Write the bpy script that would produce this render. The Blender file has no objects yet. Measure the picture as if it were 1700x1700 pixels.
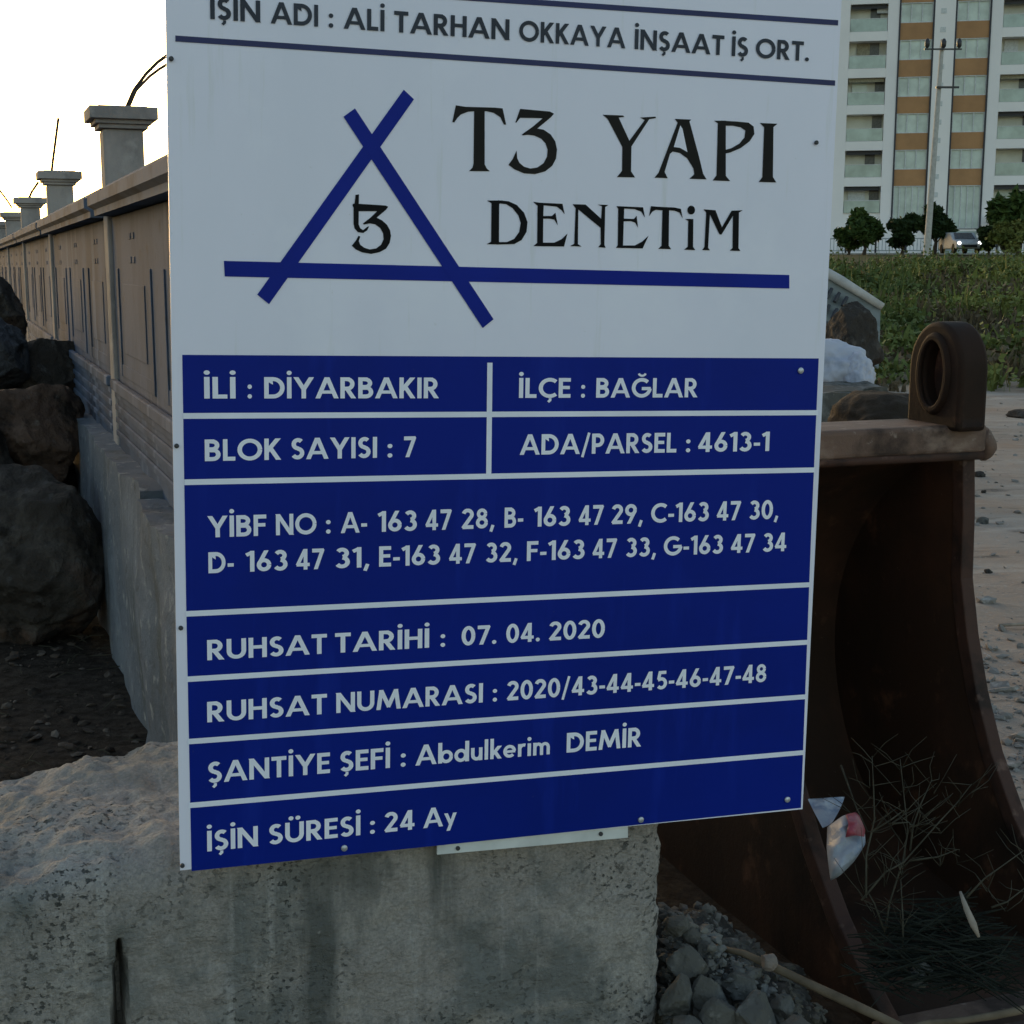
import bpy, bmesh, math, random
import numpy as np
from mathutils import Vector, Matrix, noise
from math import sin, cos, pi, radians, sqrt, atan2

SC = bpy.context.scene
COL = SC.collection
rnd = random.Random(7)

# ------------------------------------------------------------------ camera
EYE = 1.65
F = 2400.0                      # focal length in photo pixels (photo is 1700 px wide)
PIT = radians(9.66)
SP, CP = sin(PIT), cos(PIT)
cam_d = bpy.data.cameras.new('camera')
cam_d.sensor_width = 36.0
cam_d.lens = 36.0 * F / 1700.0
cam_d.clip_start = 0.05
cam_d.clip_end = 3000
cam = bpy.data.objects.new('camera', cam_d)
cam.location = (0, 0, EYE)
cam.rotation_euler = (pi / 2 - PIT, 0, 0)
COL.objects.link(cam)
SC.camera = cam

# ------------------------------------------------------------------ sky, sun, exposure
SUN_EL = radians(6.8)
SUN_AZ = radians(-27.0)         # left of the view direction (+Y), behind the garden wall
world = bpy.data.worlds.new("World")
SC.world = world
world.use_nodes = True
wt = world.node_tree
wt.nodes.clear()
w_out = wt.nodes.new('ShaderNodeOutputWorld')
w_bg = wt.nodes.new('ShaderNodeBackground')
w_sky = wt.nodes.new('ShaderNodeTexSky')
w_sky.sky_type = 'NISHITA'
w_sky.sun_disc = False
w_sky.sun_elevation = SUN_EL
w_sky.sun_rotation = SUN_AZ
w_sky.air_density = 1.0
w_sky.dust_density = 1.5
w_sky.ozone_density = 0.9
w_bg.inputs['Strength'].default_value = 0.15
wt.links.new(w_sky.outputs[0], w_bg.inputs[0])
wt.links.new(w_bg.outputs[0], w_out.inputs[0])

sun_d = bpy.data.lights.new('sun', 'SUN')
sun_d.energy = 0.03
sun_d.angle = radians(12)
sun_d.color = (1.0, 0.82, 0.6)
sun = bpy.data.objects.new('sun', sun_d)
sdir = Vector((sin(SUN_AZ) * cos(SUN_EL), cos(SUN_AZ) * cos(SUN_EL), sin(SUN_EL)))
sun.rotation_euler = (-sdir).to_track_quat('-Z', 'Y').to_euler()
sun.location = sdir * 50
COL.objects.link(sun)

SC.view_settings.view_transform = 'Standard'
SC.view_settings.look = 'None'
SC.view_settings.exposure = 1.17
SC.view_settings.gamma = 1.0

# ------------------------------------------------------------------ survey helpers (photo pixel -> place)
RIGHT = Vector((1, 0, 0)); FWD = Vector((0, CP, -SP)); UP = Vector((0, SP, CP))
CAM = Vector((0, 0, EYE))

def ray(px, py):
    return FWD + RIGHT * ((px - 850) / F) - UP * ((py - 850) / F)

def P(px, py, d):
    return CAM + ray(px, py) * d

def G(px, py, z=0.0):
    r = ray(px, py)
    return CAM + r * ((z - EYE) / r.z)

def hit(px, py, o, n):
    r = ray(px, py)
    return CAM + r * ((o - CAM).dot(n) / r.dot(n))

# ------------------------------------------------------------------ object helpers
def link(o, parent=None):
    COL.objects.link(o)
    if parent is not None:
        o.parent = parent
    return o

def tag(o, label, cat, group=None):
    o['label'] = label
    o['category'] = cat
    if group:
        o['group'] = group
    return o

def thing(name, label, cat, loc=(0, 0, 0), group=None, mat=None):
    o = bpy.data.objects.new(name, None)
    o.empty_display_size = 0.2
    if mat is not None:
        o.matrix_world = mat
    else:
        o.location = loc
    link(o)
    return tag(o, label, cat, group)

class MB:
    def __init__(self):
        self.v = []; self.f = []
    def add(self, vs, fs):
        b = len(self.v)
        self.v.extend([tuple(x) for x in vs])
        self.f.extend([tuple(i + b for i in f) for f in fs])
        return self
    def box(self, c, s, M=None):
        x, y, z = [a / 2 for a in s]
        vs = [Vector((sx * x, sy * y, sz * z)) for sx in (-1, 1) for sy in (-1, 1) for sz in (-1, 1)]
        if M is not None:
            vs = [M @ v for v in vs]
        vs = [v + Vector(c) for v in vs]
        return self.add(vs, [(0, 1, 3, 2), (4, 6, 7, 5), (0, 4, 5, 1), (2, 3, 7, 6), (0, 2, 6, 4), (1, 5, 7, 3)])
    def bx(self, x0, x1, y0, y1, z0, z1):
        return self.box(((x0 + x1) / 2, (y0 + y1) / 2, (z0 + z1) / 2), (abs(x1 - x0), abs(y1 - y0), abs(z1 - z0)))
    def tube(self, pts, rad, n=6, cap=True):
        pts = [Vector(p) for p in pts]
        if not hasattr(rad, '__len__'):
            rad = [rad] * len(pts)
        rings = []
        ref = Vector((0.31, 0.52, 0.79))
        for i, p in enumerate(pts):
            t = (pts[min(i + 1, len(pts) - 1)] - pts[max(i - 1, 0)]).normalized()
            if abs(t.dot(ref)) > .95:
                ref = Vector((1, 0, 0))
            a = t.cross(ref).normalized(); b = t.cross(a)
            rings.append([p + (a * cos(2 * pi * k / n) + b * sin(2 * pi * k / n)) * rad[i] for k in range(n)])
        vs = [v for r in rings for v in r]
        fs = []
        for i in range(len(pts) - 1):
            for k in range(n):
                fs.append((i * n + k, i * n + (k + 1) % n, (i + 1) * n + (k + 1) % n, (i + 1) * n + k))
        if cap:
            fs.append(tuple(range(n - 1, -1, -1)))
            fs.append(tuple((len(pts) - 1) * n + k for k in range(n)))
        return self.add(vs, fs)
    def prism(self, poly, fa, fb):
        """poly: list of 2-D points; fa/fb map a point to the two faces"""
        n = len(poly)
        vs = [fa(p) for p in poly] + [fb(p) for p in poly]
        fs = [tuple(range(n)), tuple(range(2 * n - 1, n - 1, -1))]
        for i in range(n):
            j = (i + 1) % n
            fs.append((i, j, n + j, n + i))
        return self.add(vs, fs)
    def build(self, name, mat, parent=None, smooth=False, angle=None, fix=True):
        me = bpy.data.meshes.new(name)
        me.from_pydata([tuple(v) for v in self.v], [], self.f)
        if fix:
            bm = bmesh.new(); bm.from_mesh(me)
            bmesh.ops.recalc_face_normals(bm, faces=bm.faces)
            bm.to_mesh(me); bm.free()
        me.materials.append(mat)
        if smooth:
            me.polygons.foreach_set('use_smooth', [True] * len(me.polygons))
            if angle:
                me.set_sharp_from_angle(angle=radians(angle))
        me.update()
        return link(bpy.data.objects.new(name, me), parent)

_ib = bmesh.new(); bmesh.ops.create_icosphere(_ib, subdivisions=1, radius=1)
_ib.verts.index_update()
ICO_V = [v.co.copy() for v in _ib.verts]; ICO_F = [tuple(v.index for v in f.verts) for f in _ib.faces]; _ib.free()
def shard(m, c, s, r, flat=.6):
    """one small irregular broken stone"""
    R_ = Matrix.Rotation(r.uniform(0, 6.3), 3, 'Z') @ Matrix.Rotation(r.gauss(0, .5), 3, 'X')
    sx, sy, sz = s * r.uniform(.8, 1.5), s * r.uniform(.6, 1.1), s * flat * r.uniform(.6, 1.2)
    m.add([R_ @ Vector((v.x * sx, v.y * sy, v.z * sz)) * r.uniform(.62, 1.15) + c for v in ICO_V], ICO_F)

def bevel(o, w, seg=2):
    m = o.modifiers.new('bevel', 'BEVEL')
    m.width = w; m.segments = seg; m.limit_method = 'ANGLE'; m.angle_limit = radians(40)
    return o

# ------------------------------------------------------------------ materials
def new_mat(name):
    m = bpy.data.materials.new(name)
    m.use_nodes = True
    nt = m.node_tree
    b = nt.nodes['Principled BSDF']
    return m, nt, b

def N(nt, t, **kw):
    n = nt.nodes.new(t)
    for k, v in kw.items():
        setattr(n, k, v)
    return n

def noise_fac(nt, scale, detail=6, rough=.55, stretch=None, coord='Object', lo=.35, hi=.65, dist=0.0):
    tc = N(nt, 'ShaderNodeTexCoord')
    src = tc.outputs[coord]
    if stretch:
        mp = N(nt, 'ShaderNodeMapping')
        mp.inputs['Scale'].default_value = stretch
        nt.links.new(src, mp.inputs[0]); src = mp.outputs[0]
    tx = N(nt, 'ShaderNodeTexNoise')
    tx.inputs['Scale'].default_value = scale
    tx.inputs['Detail'].default_value = detail
    tx.inputs['Roughness'].default_value = rough
    tx.inputs['Distortion'].default_value = dist
    nt.links.new(src, tx.inputs['Vector'])
    mr = N(nt, 'ShaderNodeMapRange')
    mr.inputs[1].default_value = lo; mr.inputs[2].default_value = hi
    nt.links.new(tx.outputs[0], mr.inputs[0])
    return mr.outputs[0], tx.outputs[0]

def mixc(nt, fac, a, b):
    m = N(nt, 'ShaderNodeMix', data_type='RGBA')
    nt.links.new(fac, m.inputs[0])
    for s, c in ((m.inputs[6], a), (m.inputs[7], b)):
        if isinstance(c, (tuple, list)):
            s.default_value = (*c[:3], 1)
        else:
            nt.links.new(c, s)
    return m.outputs[2]

def bump(nt, bsdf, h, strength, dist):
    b = N(nt, 'ShaderNodeBump')
    b.inputs['Strength'].default_value = strength
    b.inputs['Distance'].default_value = dist
    nt.links.new(h, b.inputs['Height'])
    nt.links.new(b.outputs[0], bsdf.inputs['Normal'])

def mat_simple(name, c, rough=.6, spec=.3, metal=0.0, var=.12, scale=8, bscale=60, bstr=.0, bdist=.005):
    m, nt, b = new_mat(name)
    f, _ = noise_fac(nt, scale)
    col = mixc(nt, f, tuple(x * (1 - var) for x in c), tuple(min(1, x * (1 + var)) for x in c))
    nt.links.new(col, b.inputs['Base Color'])
    b.inputs['Roughness'].default_value = rough
    b.inputs['Specular IOR Level'].default_value = spec
    b.inputs['Metallic'].default_value = metal
    if bstr:
        _, h = noise_fac(nt, bscale)
        bump(nt, b, h, bstr, bdist)
    return m

def mat_layers(name, base, layers, rough=.9, spec=.15, bumps=()):
    """layers: (colour, scale, lo, hi, stretch, detail)"""
    m, nt, b = new_mat(name)
    col = base
    for (c, sc, lo, hi, st, det) in layers:
        f, _ = noise_fac(nt, sc, det, .6, st, 'Object', lo, hi)
        col = mixc(nt, f, col, c)
    if isinstance(col, tuple):
        b.inputs['Base Color'].default_value = (*col, 1)
    else:
        nt.links.new(col, b.inputs['Base Color'])
    b.inputs['Roughness'].default_value = rough
    b.inputs['Specular IOR Level'].default_value = spec
    prev = None
    for (sc, st, dist, stretch) in bumps:
        _, h = noise_fac(nt, sc, 8, .65, stretch)
        bn = N(nt, 'ShaderNodeBump')
        bn.inputs['Strength'].default_value = st
        bn.inputs['Distance'].default_value = dist
        nt.links.new(h, bn.inputs['Height'])
        if prev is not None:
            nt.links.new(prev, bn.inputs['Normal'])
        prev = bn.outputs[0]
    if prev is not None:
        nt.links.new(prev, b.inputs['Normal'])
    return m

M_white = mat_layers('sign_white', (.83, .815, .92), [
    ((.79, .785, .885), 1.6, .46, .62, (1, 1, .5), 7), ((.86, .85, .94), 2.6, .55, .68, None, 5),
    ((.70, .70, .71), 4.5, .60, .78, (7, 1, .45), 6), ((.62, .62, .62), 55, .70, .80, None, 4)], rough=.36, spec=.3,
    bumps=((1.5, .25, .006, None),))
M_blue = mat_layers('sign_blue', (.0010, .0155, .240), [
    ((.0010, .014, .205), 2.2, .44, .62, None, 7), ((.004, .022, .275), 3.2, .56, .70, (4, 1, .6), 6),
    ((.03, .045, .20), 60, .70, .80, None, 4)], rough=.45, spec=.12, bumps=((1.5, .25, .006, None),))
M_bar = mat_simple('emblem_blue', (.002, .0155, .25), .45, .14, var=.1, scale=5)
M_letter = mat_simple('white_lettering', (.88, .89, .98), .4, .25, var=.04)
M_rule = mat_simple('white_rule', (.86, .87, .95), .4, .25, var=.05)
M_ink = mat_simple('dark_lettering', (.038, .044, .060), .5, .2, var=.15)
M_navy = mat_simple('navy_rule', (.022, .028, .11), .45, .3, var=.12)
M_black = mat_simple('black_print', (.004, .004, .005), .55, .12, var=.2)
M_title = mat_simple('title_print', (.009, .0075, .007), .5, .16, var=.35, scale=12)
M_screw = mat_simple('screw_metal', (.5, .52, .55), .4, .5, .6)
M_screwd = mat_simple('dark_screw', (.06, .06, .065), .5, .4, .4)
M_frame = mat_simple('frame_steel', (.035, .026, .026), .6, .3, .2, var=.3)
M_strip = mat_simple('pale_strip', (.62, .63, .60), .5, .3, var=.12, scale=14)

def concrete_block_mat():
    m, nt, b = new_mat('rough_concrete')
    col = (.40, .383, .362)
    for (c, sc, lo, hi, st, det) in (
            ((.48, .465, .43), 2.2, .48, .60, None, 8),
            ((.215, .23, .225), 3.1, .48, .58, (1.0, 1, .7), 8),
            ((.45, .42, .37), 5.5, .55, .72, (.7, 1, 2.2), 8),
            ((.13, .138, .132), 2.2, .54, .66, (3.0, 1, .35), 7),
            ((.50, .50, .49), 4.0, .60, .75, (5, 1, .25), 6),
            ((.13, .14, .135), 22, .55, .68, None, 8),
            ((.24, .19, .13), 4.3, .63, .78, (1, 1, 2), 5),
            ((.56, .56, .54), 45, .62, .76, None, 6)):
        f, _ = noise_fac(nt, sc, det, .62, st, 'Object', lo, hi)
        if c == (.24, .19, .13):
            mu = N(nt, 'ShaderNodeMath', operation='MULTIPLY'); mu.inputs[1].default_value = .55
            nt.links.new(f, mu.inputs[0]); f = mu.outputs[0]
        if c in ((.13, .14, .135), (.56, .56, .54)):
            mu = N(nt, 'ShaderNodeMath', operation='MULTIPLY'); mu.inputs[1].default_value = .6
            nt.links.new(f, mu.inputs[0]); f = mu.outputs[0]
        col = mixc(nt, f, col, c)
    # broken top of the block painted paler, sky light put into its colour
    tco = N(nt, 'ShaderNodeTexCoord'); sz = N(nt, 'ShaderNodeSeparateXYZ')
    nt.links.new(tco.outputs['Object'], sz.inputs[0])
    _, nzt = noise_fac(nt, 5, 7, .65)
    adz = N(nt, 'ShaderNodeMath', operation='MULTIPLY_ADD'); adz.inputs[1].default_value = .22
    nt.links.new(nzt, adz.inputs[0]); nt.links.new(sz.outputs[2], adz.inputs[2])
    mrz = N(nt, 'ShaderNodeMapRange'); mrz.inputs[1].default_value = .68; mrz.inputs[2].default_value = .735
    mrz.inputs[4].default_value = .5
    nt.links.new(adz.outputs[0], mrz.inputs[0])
    ftop, _ = noise_fac(nt, 11, 8, .65, None, 'Object', .40, .62)
    col = mixc(nt, mrz.outputs[0], col, mixc(nt, ftop, (.42, .405, .37), (.58, .56, .52)))
    # pits and honeycombed patches
    _, pit = noise_fac(nt, 85, 3, .55, (1, 1, 1.2), 'Object', .35, .65, .1)
    mr = N(nt, 'ShaderNodeMapRange'); mr.inputs[1].default_value = .57; mr.inputs[2].default_value = .63
    nt.links.new(pit, mr.inputs[0])
    gate, _ = noise_fac(nt, 3.6, 5, .65, None, 'Object', .46, .60)
    mu = N(nt, 'ShaderNodeMath', operation='MULTIPLY')
    nt.links.new(mr.outputs[0], mu.inputs[0]); nt.links.new(gate, mu.inputs[1])
    col = mixc(nt, mu.outputs[0], col, (.06, .065, .062))
    gr, _ = noise_fac(nt, 150, 4, .7, None, 'Object', .36, .64)
    grm = N(nt, 'ShaderNodeMapRange'); grm.inputs[3].default_value = .0; grm.inputs[4].default_value = .50
    nt.links.new(gr, grm.inputs[0])
    col = mixc(nt, grm.outputs[0], col, (.16, .165, .16))
    tint = N(nt, 'ShaderNodeMix', data_type='RGBA', blend_type='MULTIPLY'); tint.inputs[0].default_value = 1
    nt.links.new(col, tint.inputs[6]); tint.inputs[7].default_value = (1.0, .94, .90, 1)
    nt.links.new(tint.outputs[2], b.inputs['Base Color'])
    b.inputs['Roughness'].default_value = .92
    b.inputs['Specular IOR Level'].default_value = .12
    prev = None
    for sc, st, di, stre in ((9, .8, .03, None), (34, .75, .012, (1, 1, 1.8)), (75, .7, .006, None), (240, .5, .002, None)):
        _, h = noise_fac(nt, sc, 8, .65, stre)
        bn = N(nt, 'ShaderNodeBump'); bn.inputs['Strength'].default_value = st; bn.inputs['Distance'].default_value = di
        nt.links.new(h, bn.inputs['Height'])
        if prev: nt.links.new(prev, bn.inputs['Normal'])
        prev = bn.outputs[0]
    bn = N(nt, 'ShaderNodeBump'); bn.inputs['Strength'].default_value = .8; bn.inputs['Distance'].default_value = .006; bn.invert = True
    nt.links.new(mu.outputs[0], bn.inputs['Height']); nt.links.new(prev, bn.inputs['Normal'])
    nt.links.new(bn.outputs[0], b.inputs['Normal'])
    return m
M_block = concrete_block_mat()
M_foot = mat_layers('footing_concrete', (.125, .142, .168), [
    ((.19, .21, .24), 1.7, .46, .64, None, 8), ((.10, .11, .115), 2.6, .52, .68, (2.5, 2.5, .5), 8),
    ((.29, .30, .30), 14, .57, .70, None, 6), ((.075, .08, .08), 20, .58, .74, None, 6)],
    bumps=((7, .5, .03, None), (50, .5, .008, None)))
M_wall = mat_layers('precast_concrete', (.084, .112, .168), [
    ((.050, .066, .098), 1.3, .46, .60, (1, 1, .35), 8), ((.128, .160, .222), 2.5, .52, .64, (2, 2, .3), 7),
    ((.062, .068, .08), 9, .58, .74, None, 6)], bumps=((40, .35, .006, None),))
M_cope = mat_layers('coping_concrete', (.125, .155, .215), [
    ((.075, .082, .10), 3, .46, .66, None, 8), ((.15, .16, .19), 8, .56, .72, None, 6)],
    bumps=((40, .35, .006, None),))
M_post = mat_layers('cast_post', (.36, .315, .29), [
    ((.24, .215, .205), 4, .46, .64, (1, 1, .6), 8), ((.40, .36, .33), 9, .56, .72, None, 6)], bumps=((30, .5, .008, None), (120, .4, .003, None)))
M_rod = mat_simple('rusty_rod', (.05, .04, .035), .8, .2)
RB = ((3, .8, .10, None), (11, .8, .035, None), (42, .7, .010, None))
M_rock = mat_layers('dark_basalt', (.052, .044, .038), [
    ((.11, .096, .084), 3.0, .50, .62, None, 8), ((.11, .066, .046), 2.0, .56, .70, None, 8),
    ((.026, .022, .019), 5, .53, .64, None, 8), ((.11, .105, .10), 13, .60, .72, None, 8)], bumps=RB)
M_rockred = mat_layers('reddish_basalt', (.10, .064, .047), [
    ((.19, .125, .095), 3.0, .47, .62, None, 8), ((.036, .027, .022), 4, .53, .64, None, 8),
    ((.15, .12, .10), 15, .60, .72, None, 8)], bumps=RB)
M_rockgrey = mat_layers('grey_basalt', (.060, .061, .068), [
    ((.11, .112, .122), 4.0, .48, .62, None, 8), ((.020, .020, .022), 6, .53, .64, None, 8)], bumps=RB)
M_rubble = mat_layers('rubble_concrete', (.105, .100, .088), [
    ((.19, .185, .17), 6, .48, .62, None, 8), ((.055, .055, .05), 9, .52, .64, None, 8),
    ((.26, .245, .215), 26, .62, .76, None, 6)], bumps=((25, .6, .012, None), (110, .5, .004, None)))
M_rubdark = mat_layers('rubble_fines', (.05, .046, .04), [((.10, .095, .085), 14, .46, .64, None, 8), ((.035, .034, .032), 22, .52, .68, None, 8)], bumps=((35, .7, .02, None), (120, .6, .006, None)))
M_gravel = mat_layers('gravel_stone', (.26, .235, .21), [((.20, .18, .16), 9, .46, .62, None, 6), ((.44, .40, .36), 21, .55, .7, None, 6)], bumps=((90, .5, .004, None),))
M_dirtlump = mat_layers('pebble', (.20, .165, .14), [((.28, .23, .20), 14, .45, .65, None, 6)], bumps=((60, .5, .004, None),))
def rust_mat(name, k=1.0):
    return mat_layers(name, (.030 * k, .0165 * k, .0105 * k), [
        ((.060 * k, .027 * k, .016 * k), 2.2, .46, .66, None, 8),
        ((.012 * k, .009 * k, .007 * k), 3.0, .50, .66, (1, 1, .5), 8),
        ((.095 * k, .046 * k, .028 * k), 9, .60, .74, None, 8),
        ((.14 * k, .085 * k, .06 * k), 40, .68, .80, None, 6)], rough=.75, spec=.2,
        bumps=((12, .3, .006, None), (90, .4, .002, None)))
M_rust = rust_mat('rusty_steel', 1.3)
M_rustd = rust_mat('dark_rusty_steel', .62)
M_rustl = mat_layers('worn_rusty_steel', (.15, .097, .074), [
    ((.05, .032, .025), 4, .50, .60, None, 8), ((.27, .195, .155), 9, .55, .70, (.6, 1, 1), 8),
    ((.30, .24, .20), 30, .62, .75, None, 6)], rough=.7, spec=.25, bumps=((14, .5, .008, None), (80, .5, .003, None)))
M_rustedge = mat_layers('rusty_plate_edge', (.060, .030, .022), [
    ((.025, .015, .012), 6, .48, .60, None, 8), ((.14, .085, .065), 20, .60, .74, None, 8)], rough=.7, spec=.25,
    bumps=((60, .4, .003, None),))
M_twig = mat_simple('dry_twig', (.060, .055, .040), .9, .1, var=.3, scale=20)
M_brush = mat_simple('brushwood', (.020, .023, .018), .9, .1, var=.4, scale=20)
M_stick = mat_simple('stick_bark', (.15, .115, .078), .85, .15, var=.3, scale=15, bscale=40, bstr=.4)
M_palewood = mat_simple('splintered_wood', (.30, .25, .20), .85, .15, var=.3, scale=15)

def ground_mat():
    m, nt, b = new_mat('bare_ground')
    col = (.33, .265, .212)
    for (c, sc, lo, hi, st, det) in (
            ((.41, .35, .295), .35, .42, .62, None, 8), ((.36, .25, .178), .55, .50, .66, None, 8),
            ((.46, .40, .34), 1.7, .54, .72, (.5, 2, 1), 8), ((.17, .14, .115), 4.0, .57, .72, (.6, 2, 1), 8),
            ((.44, .42, .39), 30, .60, .74, None, 8), ((.11, .10, .09), 38, .64, .76, None, 8)):
        f, _ = noise_fac(nt, sc, det, .6, st, 'Object', lo, hi)
        col = mixc(nt, f, col, c)
    # dark damp soil on the left by the boulders (a patch with its own outline)
    tc = N(nt, 'ShaderNodeTexCoord'); sx = N(nt, 'ShaderNodeSeparateXYZ')
    nt.links.new(tc.outputs['Object'], sx.inputs[0])
    _, nz = noise_fac(nt, .8, 6)
    ad = N(nt, 'ShaderNodeMath', operation='MULTIPLY_ADD'); ad.inputs[1].default_value = 1.2
    nt.links.new(nz, ad.inputs[0]); nt.links.new(sx.outputs[0], ad.inputs[2])
    mr = N(nt, 'ShaderNodeMapRange'); mr.inputs[1].default_value = -.1; mr.inputs[2].default_value = .5
    mr.inputs[3].default_value = 1; mr.inputs[4].default_value = 0
    nt.links.new(ad.outputs[0], mr.inputs[0])
    f2, _ = noise_fac(nt, 18, 8, .65, None, 'Object', .40, .72)
    dark = mixc(nt, f2, (.022, .017, .013), (.075, .06, .048))
    col = mixc(nt, mr.outputs[0], col, dark)
    # ground painted dark in place of shade round the near side of the bucket
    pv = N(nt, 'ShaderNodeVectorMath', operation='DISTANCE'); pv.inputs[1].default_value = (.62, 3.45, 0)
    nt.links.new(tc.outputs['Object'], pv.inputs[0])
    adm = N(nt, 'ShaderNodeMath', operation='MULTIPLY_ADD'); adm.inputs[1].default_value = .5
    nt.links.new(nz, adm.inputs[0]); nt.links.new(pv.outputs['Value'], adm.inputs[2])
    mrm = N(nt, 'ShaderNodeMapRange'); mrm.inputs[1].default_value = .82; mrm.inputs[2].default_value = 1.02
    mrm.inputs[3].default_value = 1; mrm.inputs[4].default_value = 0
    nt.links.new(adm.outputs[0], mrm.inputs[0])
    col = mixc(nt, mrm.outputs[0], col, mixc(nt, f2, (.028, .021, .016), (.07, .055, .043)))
    # overgrown soil on the bank
    ad2 = N(nt, 'ShaderNodeMath', operation='MULTIPLY_ADD'); ad2.inputs[1].default_value = 3.0
    nt.links.new(nz, ad2.inputs[0]); nt.links.new(sx.outputs[1], ad2.inputs[2])
    mr2 = N(nt, 'ShaderNodeMapRange'); mr2.inputs[1].default_value = 20.5; mr2.inputs[2].default_value = 23.5
    nt.links.new(ad2.outputs[0], mr2.inputs[0])
    f3, _ = noise_fac(nt, 1.2, 8, .65, None, 'Object', .45, .62)
    bank = mixc(nt, f3, (.06, .08, .03), (.15, .095, .065))
    col = mixc(nt, mr2.outputs[0], col, bank)
    nt.links.new(col, b.inputs['Base Color'])
    b.inputs['Roughness'].default_value = .95
    b.inputs['Specular IOR Level'].default_value = .1
    prev = None
    for sc, st, di in ((5, .6, .05), (28, .7, .02), (120, .5, .006)):
        _, h = noise_fac(nt, sc, 8, .65)
        bn = N(nt, 'ShaderNodeBump'); bn.inputs['Strength'].default_value = st; bn.inputs['Distance'].default_value = di
        nt.links.new(h, bn.inputs['Height'])
        if prev: nt.links.new(prev, bn.inputs['Normal'])
        prev = bn.outputs[0]
    nt.links.new(prev, b.inputs['Normal'])
    return m
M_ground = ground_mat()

def leaf_mat(name, c1, c2, c3, sc=.5):
    m, nt, b = new_mat(name)
    f, _ = noise_fac(nt, sc, 5, .6, None, 'Object', .40, .60)
    f2, _ = noise_fac(nt, sc * 7, 5, .6, None, 'Object', .45, .65)
    col = mixc(nt, f2, mixc(nt, f, c1, c2), c3)
    nt.links.new(col, b.inputs['Base Color'])
    b.inputs['Roughness'].default_value = .7
    b.inputs['Specular IOR Level'].default_value = .15
    return m
M_weed = leaf_mat('weed_leaves', (.075, .105, .032), (.21, .225, .058), (.11, .135, .042), .22)
M_leafd = leaf_mat('dark_leaves', (.018, .034, .012), (.035, .055, .016), (.026, .042, .012), .6)
M_leafm = leaf_mat('mid_leaves', (.045, .075, .020), (.075, .115, .028), (.03, .055, .016), .6)
M_leafy = leaf_mat('yellow_leaves', (.12, .14, .035), (.17, .17, .05), (.07, .09, .025), .6)
M_trunk = mat_simple('bark', (.07, .055, .045), .9, .1, var=.3)

M_bwall = mat_simple('render_white', (.90, .85, .82), .8, .2, var=.03, scale=.4)
M_bpier = mat_simple('render_pier', (.88, .83, .81), .8, .2, var=.03, scale=.4)
M_orange = mat_simple('orange_cladding', (.43, .225, .10), .6, .3, var=.12, scale=.6)
M_dark = mat_simple('dark_trim', (.045, .045, .055), .5, .3)
M_winframe = mat_simple('window_frame', (.62, .63, .62), .5, .3)
M_pane = mat_simple('curtained_glass', (.58, .64, .57), .25, .4, var=.16, scale=.9)
M_rail = mat_simple('railing_glass', (.40, .48, .43), .15, .5, var=.2, scale=.8)
M_recess = mat_simple('balcony_wall', (.66, .65, .56), .8, .2, var=.12, scale=.7)
M_cloth = mat_simple('balcony_cloth', (.33, .30, .22), .9, .1, var=.2)
M_door = mat_simple('balcony_door', (.09, .092, .092), .3, .4, var=.3)
M_fence = mat_simple('white_railing', (.42, .44, .44), .5, .3)
M_pole = mat_simple('pole_concrete', (.46, .44, .41), .8, .2)
M_insul = mat_simple('insulator', (.03, .03, .035), .4, .4)

# ------------------------------------------------------------------ ground
def sstep(a, b, x):
    t = max(0, min(1, (x - a) / (b - a)))
    return t * t * (3 - 2 * t)

def gh(x, y):
    h = 1.30 * sstep(18.5, 46, y + .06 * (x - 8)) + 1.15 * sstep(46, 104, y)
    # spoil under the boulder pile, left of the wall
    h += .42 * math.exp(-(((x + 3.6) / 1.2) ** 2 + ((y - 8.4) / 2.0) ** 2))
    n = noise.fractal(Vector((x * .9, y * .9, 3.1)), 1.0, 2.0, 4)
    k = .022 + .10 * sstep(16, 26, y)
    h += n * k
    if 19 < y < 60:
        h += .38 * max(-.3, noise.noise(Vector((x * .33, y * .22, 5.3)))) * sstep(20, 26, y) * (1 - sstep(44, 60, y))
    # loose ground at the near right foot of the concrete block
    return h

def axis(lo, hi, dlo, dhi, fine, coarse_n=16):
    a = list(np.arange(dlo, dhi + 1e-6, fine))
    l = [dlo - (dlo - lo) * (i / coarse_n) ** 2.2 for i in range(coarse_n, 0, -1)]
    r = [dhi + (hi - dhi) * (i / coarse_n) ** 2.2 for i in range(1, coarse_n + 1)]
    return l + a + r
xs = axis(-900, 900, -6, 12, .12); ys = axis(-200, 1600, .5, 30, .12)
gv = [(x, y, gh(x, y)) for y in ys for x in xs]
nx = len(xs)
gf = [(j * nx + i, j * nx + i + 1, (j + 1) * nx + i + 1, (j + 1) * nx + i) for j in range(len(ys) - 1) for i in range(nx - 1)]
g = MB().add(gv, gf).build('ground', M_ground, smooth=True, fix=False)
g['kind'] = 'structure'

# ------------------------------------------------------------------ garden wall
WD = Vector((-935 / F, CP + (410 / F) * SP, 0)).normalized()     # runs away to the left
WN = Vector((-WD.y, WD.x, 0))                                      # faces left, towards the boulders
foot0 = G(250, 1240, 0.0)                                          # outer foot of the footing
WM = Matrix(((WD.x, WN.x, 0, foot0.x), (WD.y, WN.y, 0, foot0.y), (0, 0, 1, 0), (0, 0, 0, 1)))
# local: x along the wall (away), y outwards to the left (0 = footing face), z up
WMi = WM.inverted()
LEDGE = .085
ZF = .89; ZT = 1.98
wall = thing('garden_wall', 'long grey precast concrete wall with moulded panels and capped posts on a footing', 'wall', mat=WM)

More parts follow.
